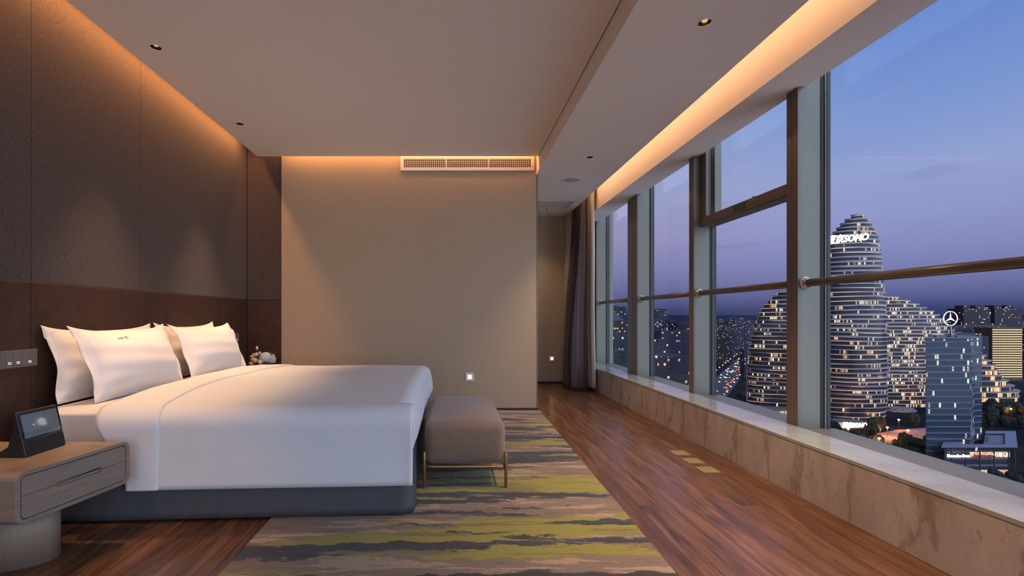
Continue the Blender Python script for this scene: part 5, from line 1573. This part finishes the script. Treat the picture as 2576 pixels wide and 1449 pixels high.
# a few thin cloud streaks
mp = nt.nodes.new('ShaderNodeMapping'); mp.inputs['Scale'].default_value = (5, 5, 42); L(nt, tc.outputs['Generated'], mp.inputs[0])
cl = noise(nt, mp.outputs[0], 1.0, 5, 0.55, 0.4)
clr = ramp(nt, cl, [(0.60, (0, 0, 0)), (0.76, (1, 1, 1))])
lowmask = ramp(nt, sp.outputs[2], [(0.03, (0, 0, 0)), (0.08, (1, 1, 1)), (0.2, (1, 1, 1)), (0.3, (0, 0, 0))])
cf = math_(nt, 'MULTIPLY', math_(nt, 'MULTIPLY', clr.outputs['Color'], lowmask.outputs['Color']), 0.35)
sky = mixc(nt, cf, sky, srgb(100, 104, 158))
# the afterglow side of the sky, behind the viewpoint, is brighter
dp = nt.nodes.new('ShaderNodeVectorMath'); dp.operation = 'DOT_PRODUCT'; L(nt, tc.outputs['Generated'], dp.inputs[0]); dp.inputs[1].default_value = Vector((0.62, -0.72, 0.32)).normalized()
gl_ = ramp(nt, dp.outputs['Value'], [(0.28, (0, 0, 0)), (0.85, (1, 1, 1))])
st = math_(nt, 'MULTIPLY_ADD', gl_.outputs['Color'], AFTERGLOW, 0.86)
sky = mixc(nt, math_(nt, 'MULTIPLY', gl_.outputs['Color'], 0.85), sky, AFTERCOL)
L(nt, sky, bg.inputs['Color']); L(nt, st, bg.inputs['Strength']); L(nt, bg.outputs[0], out.inputs['Surface'])

# ------------------------------------------------------------------ lamps of the room
def area(name, loc, rot, sx, sy, power, col, spread=PI):
    l = bpy.data.lights.new(name, 'AREA'); l.shape = 'RECTANGLE'; l.size = sx; l.size_y = sy; l.energy = power; l.color = col; l.spread = spread
    o = bpy.data.objects.new(name, l); COL.objects.link(o); o.location = loc; o.rotation_euler = rot; return o
WARMC = (1.0, 0.56, 0.28)
# cove over the windows: strip on the lip of the lowered ceiling, facing the header
area('cove_strip_window', (XE+0.03, 2.2, 2.90), (0, -PI/2+math.radians(18), 0), 0.03, 9.2, P_COVE_W, (1.0, 0.53, 0.27))
# cove along the beige wall and along the headboard wall: strips above the ceiling edge, shining down
area('cove_strip_back', (-0.5, 4.965, 2.97), (0, 0, 0), 2.75, 0.03, P_COVE_B, (1.0, 0.47, 0.19))
area('cove_strip_left', (-2.225, 1.2, 2.97), (0, 0, 0), 0.03, 7.3, P_COVE_L, (1.0, 0.42, 0.14))
def spot(name, x, y, z, power, ang, blend, col=(1.0, 0.66, 0.38), aim=None, size=0.05):
    l = bpy.data.lights.new(name, 'SPOT'); l.energy = power; l.spot_size = math.radians(ang); l.spot_blend = blend; l.color = col; l.shadow_soft_size = size
    o = bpy.data.objects.new(name, l); COL.objects.link(o); o.location = (x, y, z-0.006)
    if aim: o.rotation_euler = (Vector(aim)-Vector((x, y, z))).to_track_quat('-Z', 'Y').to_euler()
for x, y in HI[:3]: spot('downlight_beam', x, y, ZC, P_SPOT_H*(0.3 if y < 2 else 1), 56, 0.9, aim=(x+0.16, y, 0.5))
for x, y in LO: spot('downlight_beam', x, y, ZS, P_SPOT_L*(0.10 if y > 6 else 0.5 if y > 4 else 1.0), 80, 1.0, (1.0, 0.66, 0.40))

# ------------------------------------------------------------------ camera
cam = bpy.data.cameras.new('camera'); co = bpy.data.objects.new('camera', cam); COL.objects.link(co)
co.location = (0, 0, H); co.rotation_euler = (PI/2, 0, 0)
cam.sensor_width = 36.0; cam.lens = 36.0*F/2576
cam.shift_x = (1288-CX)/2576; cam.shift_y = (CY-724.5)/2576
cam.clip_start = 0.05; cam.clip_end = 100000
SC.camera = co
SC.view_settings.view_transform = 'Standard'; SC.view_settings.look = 'None'; SC.view_settings.gamma = 1.0; SC.view_settings.use_curve_mapping = False
SC.view_settings.exposure = EXPOSURE
SC.cycles.use_denoising = True
ROOM_GLOW = ('night light', 'warm lamp', 'dim lit', 'white backlight', 'pale screen')
for m in bpy.data.materials:        # the thousands of tiny city lights need no lamp sampling of their own
    if not m.name.startswith(ROOM_GLOW): m.cycles.emission_sampling = 'NONE'
SC.cycles.max_bounces = 8; SC.cycles.diffuse_bounces = 4; SC.cycles.glossy_bounces = 3; SC.cycles.transparent_max_bounces = 12
SC.cycles.use_adaptive_sampling = True; SC.cycles.adaptive_threshold = 0.04; SC.cycles.adaptive_min_samples = 16
SC.cycles.sample_clamp_indirect = 6.0
SC.cycles.caustics_reflective = True; SC.cycles.caustics_refractive = False
